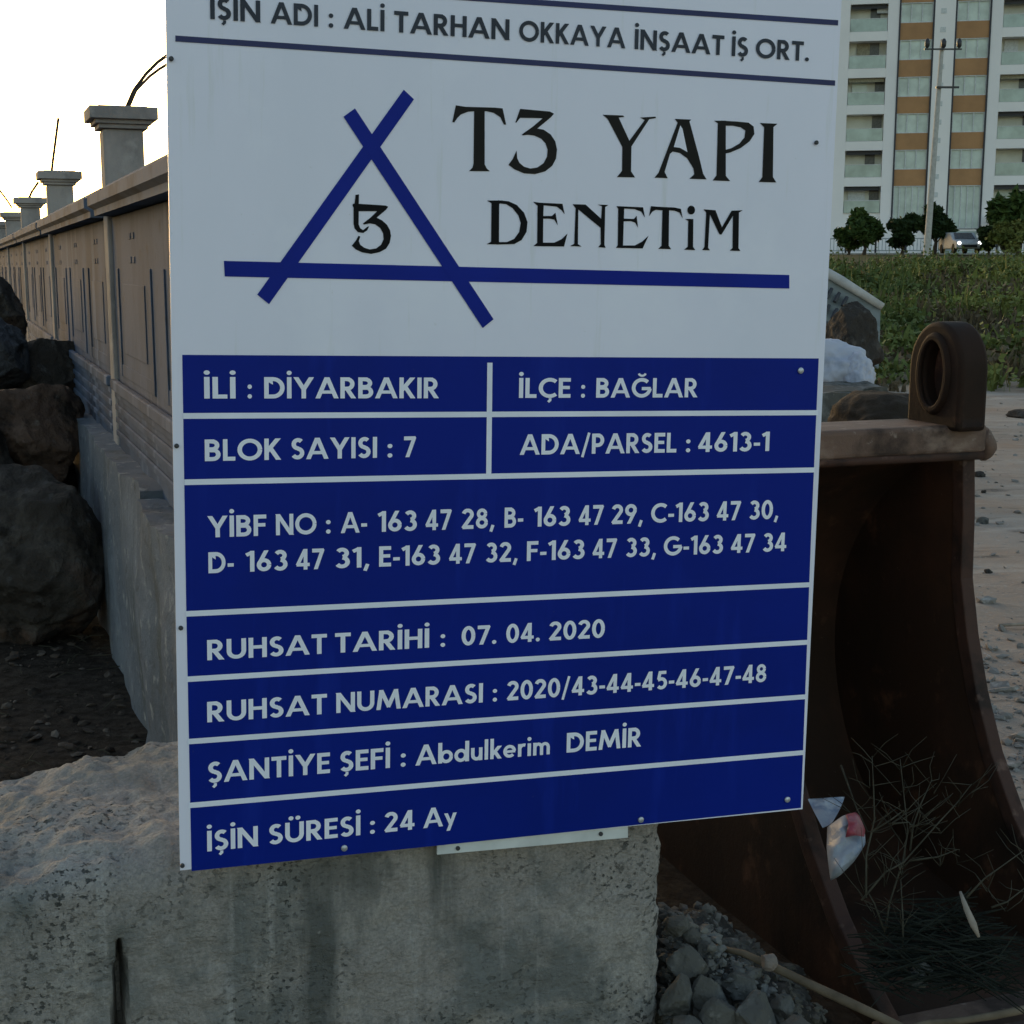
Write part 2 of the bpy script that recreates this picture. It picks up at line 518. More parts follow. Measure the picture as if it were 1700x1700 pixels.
def noisy_slab(x0, x1, y0, y1, z0, z1, step, amp, seed):
    """box whose faces are finely divided and roughened"""
    bm = bmesh.new()
    nx, ny, nz = [max(1, int(round(abs(b - a) / step))) for a, b in ((x0, x1), (y0, y1), (z0, z1))]
    verts = {}
    def vid(i, j, k):
        if (i, j, k) not in verts:
            p = Vector((x0 + (x1 - x0) * i / nx, y0 + (y1 - y0) * j / ny, z0 + (z1 - z0) * k / nz))
            q = Vector((noise.fractal(p * 3 + Vector((seed, 0, 0)), 1, 2, 4), noise.fractal(p * 3 + Vector((0, seed, 9)), 1, 2, 4), noise.fractal(p * 3 + Vector((5, 3, seed)), 1, 2, 4)))
            verts[(i, j, k)] = bm.verts.new(p + q * amp)
        return verts[(i, j, k)]
    for i in range(nx):
        for j in range(ny):
            for k in (0, nz):
                bm.faces.new([vid(i, j, k), vid(i + 1, j, k), vid(i + 1, j + 1, k), vid(i, j + 1, k)])
        for k in range(nz):
            for j in (0, ny):
                bm.faces.new([vid(i, j, k), vid(i + 1, j, k), vid(i + 1, j, k + 1), vid(i, j, k + 1)])
    for j in range(ny):
        for k in range(nz):
            for i in (0, nx):
                bm.faces.new([vid(i, j, k), vid(i, j + 1, k), vid(i, j + 1, k + 1), vid(i, j, k + 1)])
    bmesh.ops.recalc_face_normals(bm, faces=bm.faces)
    mb = MB(); bm.verts.index_update()
    mb.v = [tuple(v.co) for v in bm.verts]; mb.f = [tuple(v.index for v in f.verts) for f in bm.faces]
    bm.free()
    return mb

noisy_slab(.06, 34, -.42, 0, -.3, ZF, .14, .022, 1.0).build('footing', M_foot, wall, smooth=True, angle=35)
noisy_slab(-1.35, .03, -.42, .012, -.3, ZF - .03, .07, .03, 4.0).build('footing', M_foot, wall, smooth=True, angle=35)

def wx(px, off=-LEDGE):
    """wall-local x where the sight line of column px meets the wall face"""
    o = WM @ Vector((0, off, 0))
    p = hit(px, 440, o, WN)
    return (WMi @ p).x
post_x = [wx(181)]
pitch = 3.75
XEND = wx(385)
post_x = [XEND] + [post_x[0] + pitch * k for k in range(0, 8)]
PW = .165
yc = -LEDGE - .075
for k, x in enumerate(post_x):
    # shaft stands on the footing and rises above the coping
    z_top = (2.12, 2.215, 2.175, 2.165, 2.16, 2.16, 2.16, 2.16, 2.16)[k]
    if k == 0:
        z_top = 1.97
    m = MB().bx(x - PW / 2, x + PW / 2, yc - PW / 2, yc + PW / 2, ZF - .06, z_top)
    post = bevel(m.build('post', M_post, wall), .012)
    if k == 0:
        continue
    c = MB()
    for hw, z0, z1 in ((.100, z_top, z_top + .018), (.115, z_top + .018, z_top + .036), (.138, z_top + .036, z_top + .086)):
        c.bx(x - hw, x + hw, yc - hw, yc + hw, z0, z1)
    c.bx(x - .10, x + .10, yc - .10, yc + .10, z_top + .086, z_top + .092)
    bevel(c.build('post_cap', M_post, post), .012)
# moulded panels between posts, two courses, and the coping along the top
def panel(x0, x1):
    yb = yc + .035
    up = MB()
    up.bx(x0, x1, yb - .035, yb + .03, 1.16, 1.85)
    w = x1 - x0
    n = max(2, int(round(w / 1.1)))
    rr = random.Random(int(x0 * 100))
    for i in range(n):
        a = x0 + w * (i + .10) / n; b = x0 + w * (i + .90) / n
        # shallow moulded niche: side ribs, a sill and paired small blocks above
        up.bx(a, a + .07, yb + .0298, yb + .036, 1.20, 1.64)
        up.bx(b - .07, b, yb + .0298, yb + .036, 1.20, 1.64)
        up.bx(a + .20, b - .20, yb + .0298, yb + .034, 1.30, 1.58)
        up.bx(a + .062, b - .062, yb + .0296, yb + .0335, 1.20, 1.25)
        for c in ((a + b) / 2 - .09, (a + b) / 2 + .02):
            up.bx(c, c + .07, yb + .0296, yb + .0335, 1.66, 1.685)
            up.bx(c, c + .07, yb + .0296, yb + .0335, 1.75, 1.775)
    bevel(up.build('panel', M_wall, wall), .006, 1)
    lo = MB()
    lo.bx(x0, x1, yb - .035, yb + .04, ZF - .03, 1.158)
    for z in (.93, .985, 1.04, 1.095):
        lo.bx(x0, x1, yb + .0396, yb + .050, z, z + .030)
    lo.bx(x0, x1, yb + .0394, yb + .066, 1.130, 1.175)
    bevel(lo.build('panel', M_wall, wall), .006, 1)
    cp = MB()
    sec = [(-.10, 1.855), (.10, 1.855), (.10, 1.88), (.125, 1.895), (.125, 1.935), (.085, 1.942), (.05, ZT), (-.05, ZT), (-.085, 1.942), (-.125, 1.935), (-.125, 1.895), (-.10, 1.88)]
    cp.prism(sec, lambda p: (x0, yb + p[0], p[1]), lambda p: (x1, yb + p[0], p[1]))
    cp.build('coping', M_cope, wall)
for a, b in zip(post_x[:-1], post_x[1:]):
    panel(a + PW / 2 + .002, b - PW / 2 - .002)
# bent rods left standing out of the post tops
def rod(px_pts, d, name='bent_rod', r=.006):
    pts = [WMi @ P(a, b, d) for a, b in px_pts]
    return MB().tube(pts, r, 6).build(name, M_rod, wall, smooth=True)
d0 = (WM @ Vector((post_x[1], yc, 0))).y * CP
rod([(209, 180), (222, 150), (243, 122), (262, 103), (276, 93), (300, 80)], d0, r=.007)
rod([(213, 180), (226, 150), (248, 127), (264, 115), (277, 107), (300, 92)], d0 - .02)
d1 = (WM @ Vector((post_x[2], yc, 0))).y * CP
rod([(85, 292), (88, 265), (92, 235), (97, 196)], d1, r=.009)
d2 = (WM @ Vector((post_x[3], yc, 0))).y * CP
rod([(46, 334), (53, 318), (64, 302)], d2, r=.011)
d3 = (WM @ Vector((post_x[4], yc, 0))).y * CP
rod([(20, 345), (10, 330), (-2, 314)], d3, r=.011)

# ------------------------------------------------------------------ apartment building
BD = 113.0
BYAW = radians(11.4)
bc = P(1560, 422, BD)
be = Vector((cos(BYAW), -sin(BYAW), 0)); bn = Vector((-sin(BYAW), -cos(BYAW), 0))
BZ = bc.z
BM = Matrix(((be.x, -bn.x, 0, bc.x), (be.y, -bn.y, 0, bc.y), (0, 0, 1, BZ), (0, 0, 0, 1)))
BMi = BM.inverted()
def fb(px, py):
    v = BMi @ hit(px, py, bc, bn)
    return v.x, v.z
bld = thing('apartment_building', 'tall white apartment block with orange bands, glazed columns and glass balconies', 'building', mat=BM)
oz = [fb(1515, y)[1] for y in (308.6, 281.5, 246, 220.6)]
ST = (fb(1515, 100)[1] - fb(1515, 281.5)[1]) / 3.0
OB = oz[0]                                  # bottom of the lowest orange band
OH = oz[1] - oz[0]
NST = 8
yl = [fb(1436, y)[1] for y in (352, 309.6)]      # lowest balcony opening bottom / top
bal_top0 = fb(1436, 309.6)[1]; bal_h = fb(1436, 64)[1] - fb(1436, 109.5)[1]
X = lambda px: fb(px, 200)[0]
cxw = .5 * (X(1546) + X(1575))
def sym(a, b):
    """half-extents measured left of the centre line"""
    return cxw - X(a), cxw - X(b)
c_in, c_out = .78, 3.0                       # glazed column
c_in = cxw - X(1541); c_out = cxw - X(1488)
p_out = cxw - X(1467); b_out = cxw - X(1405)
ZTOP = OB + ST * (NST + 1) + 1
# central shaft and piers
w = MB(); w.bx(cxw - c_in + .12, cxw + c_in - .12, -.35, 3.0, 0, ZTOP); w.build('wall', M_bwall, bld)
for s in (-1, 1):
    # small stair windows are on the shaft; piers each side
    x0, x1 = sorted((cxw + s * (c_out + .12), cxw + s * p_out))
    MB().bx(x0, x1, -.30, 3.0, 0, ZTOP).build('pier', M_bpier, bld)
    x0, x1 = sorted((cxw + s * b_out, cxw + s * (b_out + 1.1)))
    MB().bx(x0, x1, -.30, 3.0, 0, ZTOP).build('pier', M_bpier, bld)
    x0, x1 = sorted((cxw + s * (b_out + 4.1), cxw + s * (b_out + 5.2)))
    MB().bx(x0, x1, -.30, 3.0, 0, ZTOP).build('pier', M_bpier, bld)
    for a in (c_in - .12, c_out):
        x0, x1 = sorted((cxw + s * a, cxw + s * (a + .12)))
        MB().bx(x0, x1, -.36, 2.9, 1.9, ZTOP).build('trim', M_dark, bld)
MB().bx(cxw - b_out - 5.2, cxw + b_out + 5.2, 3.0, 12, 0, ZTOP).build('wall', M_recess, bld)
for k in range(2 * NST + 2):
    z = OB - .9 + k * ST / 2
    x0 = cxw - .12
    MB().bx(x0 - .2, x0 + .2, -.375, -.352, z, z + .38).build('vent', M_pier if False else M_winframe, bld) if k % 1 == 0 else None
for s in (-1, 1):
    x0, x1 = sorted((cxw + s * (c_in), cxw + s * (c_out)))
    for k in range(-1, NST + 1):
        zb = OB + ST * k
        # orange band
        if k >= 0:
            MB().bx(x0 + .004, x1 - .004, -.22, 2.9, zb, zb + OH).build('spandrel', M_orange, bld)
        z0 = zb + OH; z1 = zb + ST
        if k == -1:
            z0 = 1.95
        fr = MB()
        t = .07
        fr.bx(x0 + .004, x0 + t, -.2, .0, z0 + .004, z1 - .004); fr.bx(x1 - t, x1 - .004, -.2, 0, z0 + .004, z1 - .004)
        fr.bx(x0 + t, x1 - t, -.2, 0, z0 + .004, z0 + t); fr.bx(x0 + t, x1 - t, -.2, 0, z1 - t, z1 - .004)
        nb = 3 if k >= 0 else 5
        for q in range(1, nb):
            xm = x0 + (x1 - x0) * q / nb
            fr.bx(xm - .035, xm + .035, -.19, -.01, z0 + t, z1 - t)
        win = fr.build('window', M_winframe, bld)
        MB().bx(x0 + .01, x1 - .01, -.08, -.05, z0 + .01, z1 - .01).build('pane', M_pane, win)
    # balconies: the measured bay and one more outside it
    for a, b in ((p_out, b_out), (b_out + 1.1, b_out + 4.1)):
        x0, x1 = sorted((cxw + s * a, cxw + s * b))
        for k in range(NST + 1):
            zt = bal_top0 + ST * k; zb = zt - bal_h
            sl = MB().bx(x0 + .003, x1 - .003, -.28, 2.9, zt, zt + ST - bal_h).build('balcony', M_bwall, bld)
            MB().bx(x0 + .05, x1 - .05, -.24, -.21, zb + .02, zb + .92).build('railing', M_rail, sl)
            MB().bx(x0 + .05, x1 - .05, -.26, -.19, zb + .922, zb + .97).build('handrail', M_winframe, sl)
            MB().bx(x0 + .003, x1 - .003, .9, 1.0, zb + .003, zt - .003).build('back_wall', M_recess, sl)
            r2 = random.Random(k * 7 + s * 3 + int(a * 10))
            xd = x0 + (x1 - x0) * r2.choice((.55, .7, .74, .1))
            if r2.random() < .6:
                MB().bx(xd, xd + .75, .85, .897, zb + .05, zb + 2.0).build('door', M_door, sl)
            if r2.random() < .55:
                xc = x0 + (x1 - x0) * r2.uniform(.05, .4); cw = r2.uniform(.8, 1.5)
                MB().bx(xc, min(x1 - .1, xc + cw), .80, .845, zb + .1, zb + 1.95).build('curtain', r2.choice((M_winframe, M_pane, M_cloth)), sl)
            if r2.random() < .35:
                xc = x0 + (x1 - x0) * r2.uniform(.5, .75)
                MB().bx(xc, xc + .8, .45, .78, zb + 1.45, zb + 1.95).build('air_conditioner', M_winframe, sl)
            if r2.random() < .5:
                MB().bx(x0 + .1, x1 - .1, .1, .16, zb + 1.75, zb + 2.12).build('awning', M_dark if r2.random() < .6 else M_cloth, sl)
    # lowest white plinth below the balcony bays
    x0, x1 = sorted((cxw + s * p_out, cxw + s * b_out))
    MB().bx(x0 + .003, x1 - .003, -.1, 1.2, 0, bal_top0 - bal_h - .003).build('wall', M_bwall, bld)
    x0, x1 = sorted((cxw + s * (c_in - .12), cxw + s * (c_out + .12)))
    MB().bx(x0 + .004, x1 - .004, -.1, 1.2, 0, 1.9).build('wall', M_bwall, bld)
# entrance canopy
MB().bx(cxw + p_out - .4, cxw + p_out + 2.0, -1.6, -.305, 2.35, 2.95).build('canopy', M_bwall, bld)
MB().bx(cxw + .5, cxw + 3.1, -.16, -.103, .05, 1.75).build('door', M_rail, bld)

# railing, parked car, utility pole, trees in front of the building
fo = Vector((bc.x, bc.y, 0)) + bn * 7.0
FM = Matrix(((be.x, -bn.x, 0, fo.x), (be.y, -bn.y, 0, fo.y), (0, 0, 1, gh(fo.x, fo.y)), (0, 0, 0, 1)))
zg = BZ - gh(fo.x, fo.y)
fence = thing('railing_fence', 'pale metal railing along the front of the apartment block', 'fence', mat=FM)
x0f, x1f = -9.5, 12.0
zb = zg + .05
MB().bx(x0f, x1f, -.03, .03, zb + 1.0, zb + 1.08).build('rail', M_fence, fence)
MB().bx(x0f, x1f, -.03, .03, zb + .12, zb + .2).build('rail', M_fence, fence)
bars = MB()
x = x0f
while x < x1f:
    bars.bx(x, x + .05, -.02, .02, zb + .2, zb + 1.0); x += .25
bars.build('bars', M_fence, fence)
MB().bx(x0f - .2, x1f + .2, -.12, .12, -2.0, zb - .0).build('kerb_wall', M_pole, fence)
for x in np.arange(x0f, x1f + .1, 2.15):
    MB().bx(x - .07, x + .07, -.07, .07, zb + .002, zb + 1.15).build('post', M_dark, fence)

def leaf_cloud(centers, n, size, seed):
    r = random.Random(seed); m = MB()
    tot = sum(c[3] * c[4] * c[5] for c in centers)
    for (cx, cy, cz, rx, ry, rz) in centers:
        k = int(n * rx * ry * rz / tot)
        for _ in range(k):
            while True:
                a = Vector((r.uniform(-1, 1), r.uniform(-1, 1), r.uniform(-1, 1)))
                if .15 < a.length < 1: break
            a = a * (.72 + .28 * r.random()) * (1 + .25 * noise.noise(a * 2.3 + Vector((seed, cx, cz))))
            p = Vector((cx + a.x * rx, cy + a.y * ry, cz + a.z * rz))
            t = Vector((r.gauss(0, 1), r.gauss(0, 1), r.gauss(0, .7))).normalized()
            b = t.cross(Vector((r.gauss(0, 1), r.gauss(0, 1), r.gauss(0, 1)))).normalized()
            s = size * r.uniform(.55, 1.3)
            m.add([p - t * s, p + b * s * .45, p + t * s, p - b * s * .45], [(0, 1, 2, 3)])
    return m

def tree(px, py_top, py_bot, wpx, d, mat, label, cat='tree', name='street_tree', lobes=8, seed=1, n=1500, group=None, trunk=.35):
    top = P(px, py_top, d); bot = P(px, py_bot, d)
    zg_ = gh(bot.x, bot.y)
    H = top.z - zg_
    W = wpx / F * d
    t = thing(name, label, cat, (bot.x, bot.y, zg_ - .05), group)
    r = random.Random(seed)
    cz0 = H * trunk; ch = H - cz0
    cs = []
    for i in range(lobes):
        a = 2 * pi * i / lobes + r.uniform(-.5, .5)
        rr = W * .30 * r.uniform(.45, 1.15)
        cs.append((cos(a) * rr, sin(a) * rr, cz0 + ch * r.uniform(.20, .84), W * r.uniform(.15, .26), W * r.uniform(.15, .26), ch * r.uniform(.14, .26)))
    cs.append((0, 0, cz0 + ch * .48, W * .24, W * .24, ch * .40))
    m = MB()
    m.tube([(0, 0, 0), (.03 * W, 0, cz0), (0, .02 * W, cz0 + ch * .5)], [.09 * H ** .5, .06 * H ** .5, .03], 7)
    for c in cs[:-1]:
        m.tube([(.03 * W, 0, cz0 * .9), (c[0] * .5, c[1] * .5, (cz0 + c[2]) / 2), c[:3]], [.05, .035, .015], 5)
    m.build('trunk', M_trunk, t)
    leaf_cloud(cs, n, max(.10, W * .10), seed).build('crown', mat, t, fix=False)
    return t
tree(1434, 342, 421, 70, 100, M_leafm, 'mid green tree with leaning crown beside the left balconies', seed=3, n=2600, trunk=.14)
tree(1408, 364, 421, 52, 101, M_leafm, 'low brownish green shrub behind the railing at far left', 'shrub', 'shrub', seed=9, trunk=.05, n=1300)
tree(1497, 352, 420, 62, 99, M_leafd, 'dark round tree just left of the utility pole', seed=5, n=2800, trunk=.14)
tree(1551, 331, 420, 62, 99.5, M_leafd, 'tall dark tree just right of the utility pole', seed=8, n=3000, trunk=.22)
tree(1690, 300, 424, 104, 97, M_leafm, 'large green tree at the right edge in front of the balconies', seed=12, n=4500, trunk=.14)
tree(1640, 373, 426, 52, 96, M_leafd, 'small dark bush left of the yellowish bush by the railing', 'bush', 'bush', seed=15, trunk=.04, n=1700)
tree(1668, 366, 428, 62, 94, M_leafy, 'yellowish green bush under the large tree at the right', 'bush', 'bush', seed=17, trunk=.04, n=1900)

# utility pole
pb = P(1531, 560, 62.0); pzg = gh(pb.x, pb.y)
pole = thing('utility_pole', 'slender pale utility pole with two crossarms in front of the apartment block', 'pole', (pb.x, pb.y, pzg - .1))
ptop = P(1540, 78, 62.0).z - pzg + .1
dxp = P(1541, 78, 62.0).x - pb.x
MB().tube([(0, 0, 0), (dxp * .5, 0, ptop * .5), (dxp, 0, ptop)], [.15, .12, .08], 10).build('pole', M_pole, pole, smooth=True, angle=60)
za = P(1540, 94, 62.0).z - pzg + .1
arm = MB().box((dxp, -.14, za), (1.55, .07, .06)).build('crossarm', M_insul, pole)
for xo in (-.66, 0.02, .66):
    MB().tube([(dxp + xo, -.14, za + .045), (dxp + xo, -.14, za + .12), (dxp + xo, -.14, za + .30), (dxp + xo, -.14, za + .42)], [.05, .10, .11, .05], 8).build('insulator', M_insul, arm, smooth=True, angle=50)
za2 = P(1540, 154, 62.0).z - pzg + .1
MB().box((dxp * .9 + .28, -.16, za2), (.95, .09, .08)).build('crossarm', M_insul, pole)

# parked car with its headlights on
def mat_emit(name, c, s):
    m, nt, b = new_mat(name)
    b.inputs['Base Color'].default_value = (*c, 1)
    b.inputs['Emission Color'].default_value = (*c, 1)
    b.inputs['Emission Strength'].default_value = s
    return m
M_lamp = mat_emit('lit_headlamp', (1, 1, 1), 1.2)
M_car = mat_simple('silver_car_paint', (.42, .44, .46), .75, .5, .3)
M_tyre = mat_simple('tyre_rubber', (.02, .02, .02), .8, .2)
M_cglass = mat_simple('car_glass', (.03, .035, .04), .1, .6)
cb = P(1593, 416, 98.0)
car = thing('parked_car', 'silver car facing the viewer with both headlights lit near the entrance', 'car', (cb.x, cb.y, gh(cb.x, cb.y)))
czo = P(1593, 417, 98.0).z - gh(cb.x, cb.y) - .15
body = MB()
sec = [(-2.1, .3), (-2.15, .62), (-2.0, .80), (-1.1, .92), (-.4, 1.38), (1.1, 1.42), (1.9, .98), (2.1, .9), (2.1, .3)]
body.prism(sec, lambda p: (-.85, p[0], p[1] + czo), lambda p: (.85, p[0], p[1] + czo))
bevel(body.build('body', M_car, car), .08, 3)
MB().add([(-.68, -1.10, .955 + czo), (.68, -1.10, .955 + czo), (.60, -.46, 1.365 + czo), (-.60, -.46, 1.365 + czo)], [(0, 1, 2, 3)]).build('windscreen', M_cglass, car)
for sx in (-.68, .68):
    MB().tube([(sx, -2.09, .66 + czo), (sx, -2.17, .66 + czo)], [.13, .11], 12).build('headlight', M_lamp, car)
    for sy in (-1.35, 1.35):
        MB().tube([(sx * 1.13 - .1, sy, .32 + czo), (sx * 1.13 + .1, sy, .32 + czo)], .32, 14).build('wheel', M_tyre, car)
MB().bx(-.5, .5, -2.17, -2.12, .38 + czo, .56 + czo).build('grille', M_tyre, car)
# the raised forecourt they stand on
fc = Vector((bc.x, bc.y, 0)) + bn * 4
yard = MB().box((0, 0, 0), (34, 16, .3), Matrix.Rotation(-BYAW, 3, 'Z'))
yo = yard.build('forecourt_paving', M_pole)
yo.location = (fc.x, fc.y + 6, BZ - .16); yo['kind'] = 'structure'

# ------------------------------------------------------------------ weeds on the bank
def weeds(count, seed, thr, hs, dry):
    r = random.Random(seed); m = MB()
    n = 0
    while n < count:
        y = 19 + 34 * r.random() ** 1.25
        x = r.uniform(.13, .52) * y
        q = 1.5 * noise.fractal(Vector((x * .42, y * .30, 7.7)), 1, 2, 3)
        dens = (-q if dry else q) + .12 + .45 * sstep(27, 40, y) * (0 if dry else 1)
        if y < 22: dens -= .5 * (22 - y) / 3
        if r.random() > dens + thr: continue
        n += 1
        z = gh(x, y)
        tall = (.26 + .60 * max(0, noise.noise(Vector((x * .3, y * .3, 1.7))) + .45)) * r.uniform(.4, 1.2) * hs
        a = r.uniform(0, pi)
        lean = Vector((r.gauss(0, .22), r.gauss(0, .22), 1))
        side = Vector((cos(a), sin(a), 0)) * r.uniform(.02, .05)
        b = Vector((x, y, z - .02))
        mid = b + lean * tall * .55
        tip = b + lean * tall + Vector((r.gauss(0, .06), r.gauss(0, .06), 0))
        if r.random() < .45:
            m.add([b - side, b + side, mid + side * .8, tip, mid - side * .8], [(0, 1, 2, 4), (4, 2, 3)])
        else:   # leafy stalk: leaves up the stem
            m.add([b - side * .2, b + side * .2, tip], [(0, 1, 2)])
            for q in range(1 if dry else 4):
                c = b + lean * tall * r.uniform(.3, 1.0)
                t = Vector((r.gauss(0, 1), r.gauss(0, 1), r.gauss(.3, .5))).normalized() * r.uniform(.06, .15)
                s2 = t.cross(Vector((r.gauss(0, 1), r.gauss(0, 1), 1))).normalized() * r.uniform(.03, .06)
                m.add([c, c + t * .5 + s2, c + t, c + t * .5 - s2], [(0, 1, 2, 3)])
    return m
wd = weeds(22000, 21, .04, .72, False)
w2 = weeds(4200, 27, -.16, 1.25, False)
wd.add(w2.v, w2.f)
wd = wd.build('weeds', M_weed, fix=False)
wd['kind'] = 'stuff'
M_dry = leaf_mat('dry_stalks', (.10, .075, .045), (.17, .13, .075), (.06, .05, .03), .3)
wd = weeds(11000, 22, .12, .7, True).build('dry_weeds', M_dry, fix=False)
wd['kind'] = 'stuff'

# ------------------------------------------------------------------ rocks
def rock_mesh(sx, sy, sz, seed, sub=5, amp=.28, facets=9):
    r = random.Random(seed)
    bm = bmesh.new()
    bmesh.ops.create_icosphere(bm, subdivisions=sub, radius=1)
    planes = []
    for _ in range(facets):
        n = Vector((r.gauss(0, 1), r.gauss(0, 1), r.gauss(0, 1))).normalized()
        planes.append((n, r.uniform(.62, .88)))
    off = Vector((seed * 3.7, seed * 1.3, seed * .7))
    for v in bm.verts:
        d = v.co.normalized()
        k = 1.0
        for n, h in planes:
            c = d.dot(n)
            if c > 0 and k * c > h:
                k = h / c
        k *= 1 + amp * .5 * noise.fractal(d * 1.3 + off, 1, 2, 3) + amp * .22 * noise.fractal(d * 5 + off, 1, 2, 4)
        v.co = Vector((d.x * k * sx, d.y * k * sy, d.z * k * sz))
    m = MB()
    bm.verts.index_update()
    m.v = [tuple(v.co) for v in bm.verts]; m.f = [tuple(v.index for v in f.verts) for f in bm.faces]
    bm.free()
    return m

def boulder(px, py, wpx, hpx, d, mat, seed, label, group='boulders piled beside the garden wall', depth=.9, rot=0, cat='boulder', name='boulder'):
    c = P(px, py, d)
    k = d / F
    m = rock_mesh(wpx * k * .60, wpx * k * .60 * depth, hpx * k * .60, seed, 6, .20, 13)
    o = m.build(name, mat, smooth=True, angle=28, fix=False)
    o.location = c
    o.rotation_euler = (0, rot, seed)
    return tag(o, label, cat, group)
boulder(48, 925, 235, 265, 6.35, M_rock, 3, 'largest dark boulder, in front at the foot of the pile beside the wall footing')
boulder(50, 715, 185, 165, 7.3, M_rockred, 5, 'flat reddish brown boulder resting on top of the largest one')
boulder(82, 622, 124, 118, 8.4, M_rock, 8, 'brown boulder against the moulded wall panels, above the reddish one')
boulder(-2, 592, 110, 120, 8.1, M_rockgrey, 11, 'grey boulder at the left edge, below the black one')
boulder(-10, 522, 112, 110, 9.0, M_rock, 14, 'black boulder at the top of the pile at the left edge')
boulder(-110, 800, 230, 330, 7.0, M_rock, 17, 'dark boulder at the left end of the pile')
boulder(-70, 640, 150, 150, 8.6, M_rock, 19, 'dark boulder behind the grey one at the left edge')
boulder(60, 800, 150, 150, 7.6, M_rock, 23, 'dark boulder wedged under the reddish one')

M_chip = mat_layers('brown_chips', (.075, .058, .046), [((.15, .125, .105), 7, .50, .62, None, 4), ((.03, .024, .02), 9, .52, .62, None, 4)])
# loose chips and dry litter on the dark soil at the left
def chips(n, seed, area, zoff, smin, smax):
    r = random.Random(seed); m = MB()
    k = 0
    while k < n:
        x, y = area(r)
        s = smin + (smax - smin) * r.random() ** 3
        shard(m, Vector((x, y, gh(x, y) + zoff + s * .15)), s, r, .5)
        k += 1
    return m
def area_l(r):
    while True:
        x = r.uniform(-3.4, -1.0); y = r.uniform(3.6, 7.2)
        q = WMi @ Vector((x, y, 0))
        if q.y > .03: return x, y
o = chips(1500, 4, area_l, 0, .004, .030).build('stone_chips', M_chip); o['kind'] = 'stuff'
def litter(n, seed):
    r = random.Random(seed); m = MB()
    for _ in range(n):
        x, y = area_l(r); z = gh(x, y) + .012
        a = r.uniform(0, pi); L = r.uniform(.03, .12)
        d = Vector((cos(a), sin(a), r.gauss(0, .15))) * L
        p = Vector((x, y, z))
        m.tube([p, p + d * .5 + Vector((0, 0, r.uniform(0, .015))), p + d], [.002, .0025, .0015], 4)
    return m
o = litter(260, 6).build('dry_litter', M_twig); o['kind'] = 'stuff'
def area_r(r):
    while True:
        y = 4.6 + 14.4 * r.random() ** 1.6
        x = y * r.uniform(.27, .48)
        return x, y
o = chips(620, 9, area_r, 0, .006, .06).build('gravel', M_gravel); o['kind'] = 'stuff'

# ------------------------------------------------------------------ the site sign
def rodr(w):
    t = sqrt(sum(a * a for a in w)); k = [a / t for a in w]
    return Matrix.Rotation(t, 3, Vector(k))
RC = rodr((.14737971, -.30305123, -.00503084))       # sign axes in camera terms (x right, y down, z forward)
def c2w(v):
    return RIGHT * v[0] - UP * v[1] + FWD * v[2]
su, sv, sn = [c2w(RC.col[i]) for i in range(3)]
so = CAM + c2w((-.57251242, .61838705, 2.49410373))
SM = Matrix(((su.x, sn.x, -sv.x, so.x), (su.y, sn.y, -sv.y, so.y), (su.z, sn.z, -sv.z, so.z), (0, 0, 0, 1)))
SMi = SM.inverted()
# local: x along the sign, y into the sign (away), z up; (0,0,0) = lower left corner of the face
def S(px, py):
    p = SMi @ hit(px, py, so, sn)
    return Vector((p.x, p.z))
sign = thing('construction_sign', 'white and blue building site sign with dark title lettering, fixed to the concrete block', 'sign', mat=SM)
SW, SH = 1.2, 1.93
MB().bx(0, SW, 0, .004, 0, SH).build('board', M_white, sign)
fr = MB()
for x0, x1 in ((.004, .044), (SW - .05, SW - .01), (.58, .62)):
    fr.bx(x0, x1, .0042, .046, -.0 if x0 > .1 else .012, SH - .004)
for z0, z1 in ((.02, .06), (.92, .96), (SH - .05, SH - .01)):
    fr.bx(.0445, .5795, .006, .044, z0, z1); fr.bx(.6205, SW - .0505, .006, .044, z0, z1)
fr.build('frame', M_frame, sign)

def plate(polys, y, name, mat, label=None, step=.00003):
    """flat printed shapes laid on the board; each successive shape a hair prouder than the last"""
    m = MB(); k = 0
    for poly in polys:
        n = len(poly)
        b = len(m.v)
        yy = y - k * step
        m.v.extend([(p[0], yy, p[1]) for p in poly]); m.f.append(tuple(range(b, b + n))); k += 1
    o = m.build(name, mat, sign, fix=False)
    # turn every face towards the reader
    for p in o.data.polygons:
        pass
    bm = bmesh.new(); bm.from_mesh(o.data)
    bm.normal_update()
    for f in bm.faces:
        if f.normal.y > 0: f.normal_flip()
    bmesh.ops.triangulate(bm, faces=[f for f in bm.faces if len(f.verts) > 4], ngon_method='EAR_CLIP')
    bm.to_mesh(o.data); bm.free()
    if label: o['label'] = label
    return o
pxp = lambda pts: [S(*p) for p in pts]
plate([pxp([(302.5, 589), (1359, 595), (1346, 897), (1329.5, 1341), (318, 1446), (309, 1000)])], -.0006, 'blue_panel', M_blue)
def strip(a, b, w, y, name, mat):
    A, B = S(*a), S(*b)
    d = (B - A).normalized(); n = Vector((-d.y, d.x)) * w / 2
    return plate([[A - n, B - n, B + n, A + n]], y, name, mat)
for a, b in (((304, 690.5), (1358, 685)), ((306, 800.5), (1352, 780)), ((308, 1019), (1344, 970.5)), ((310, 1127.5), (1340, 1066)), ((312, 1231), (1337, 1156.5)), ((313, 1337), (1334, 1249))):
    strip(a, b, .0095, -.0010, 'ruled_line', M_rule)
strip((813, 602), (811, 789), .0095, -.0013, 'ruled_line', M_rule)
strip((291, 64), (1386, 138), .0092, -.0010, 'ruled_line', M_navy)
strip((300, -36), (1391, 38), .0092, -.0010, 'ruled_line', M_navy)

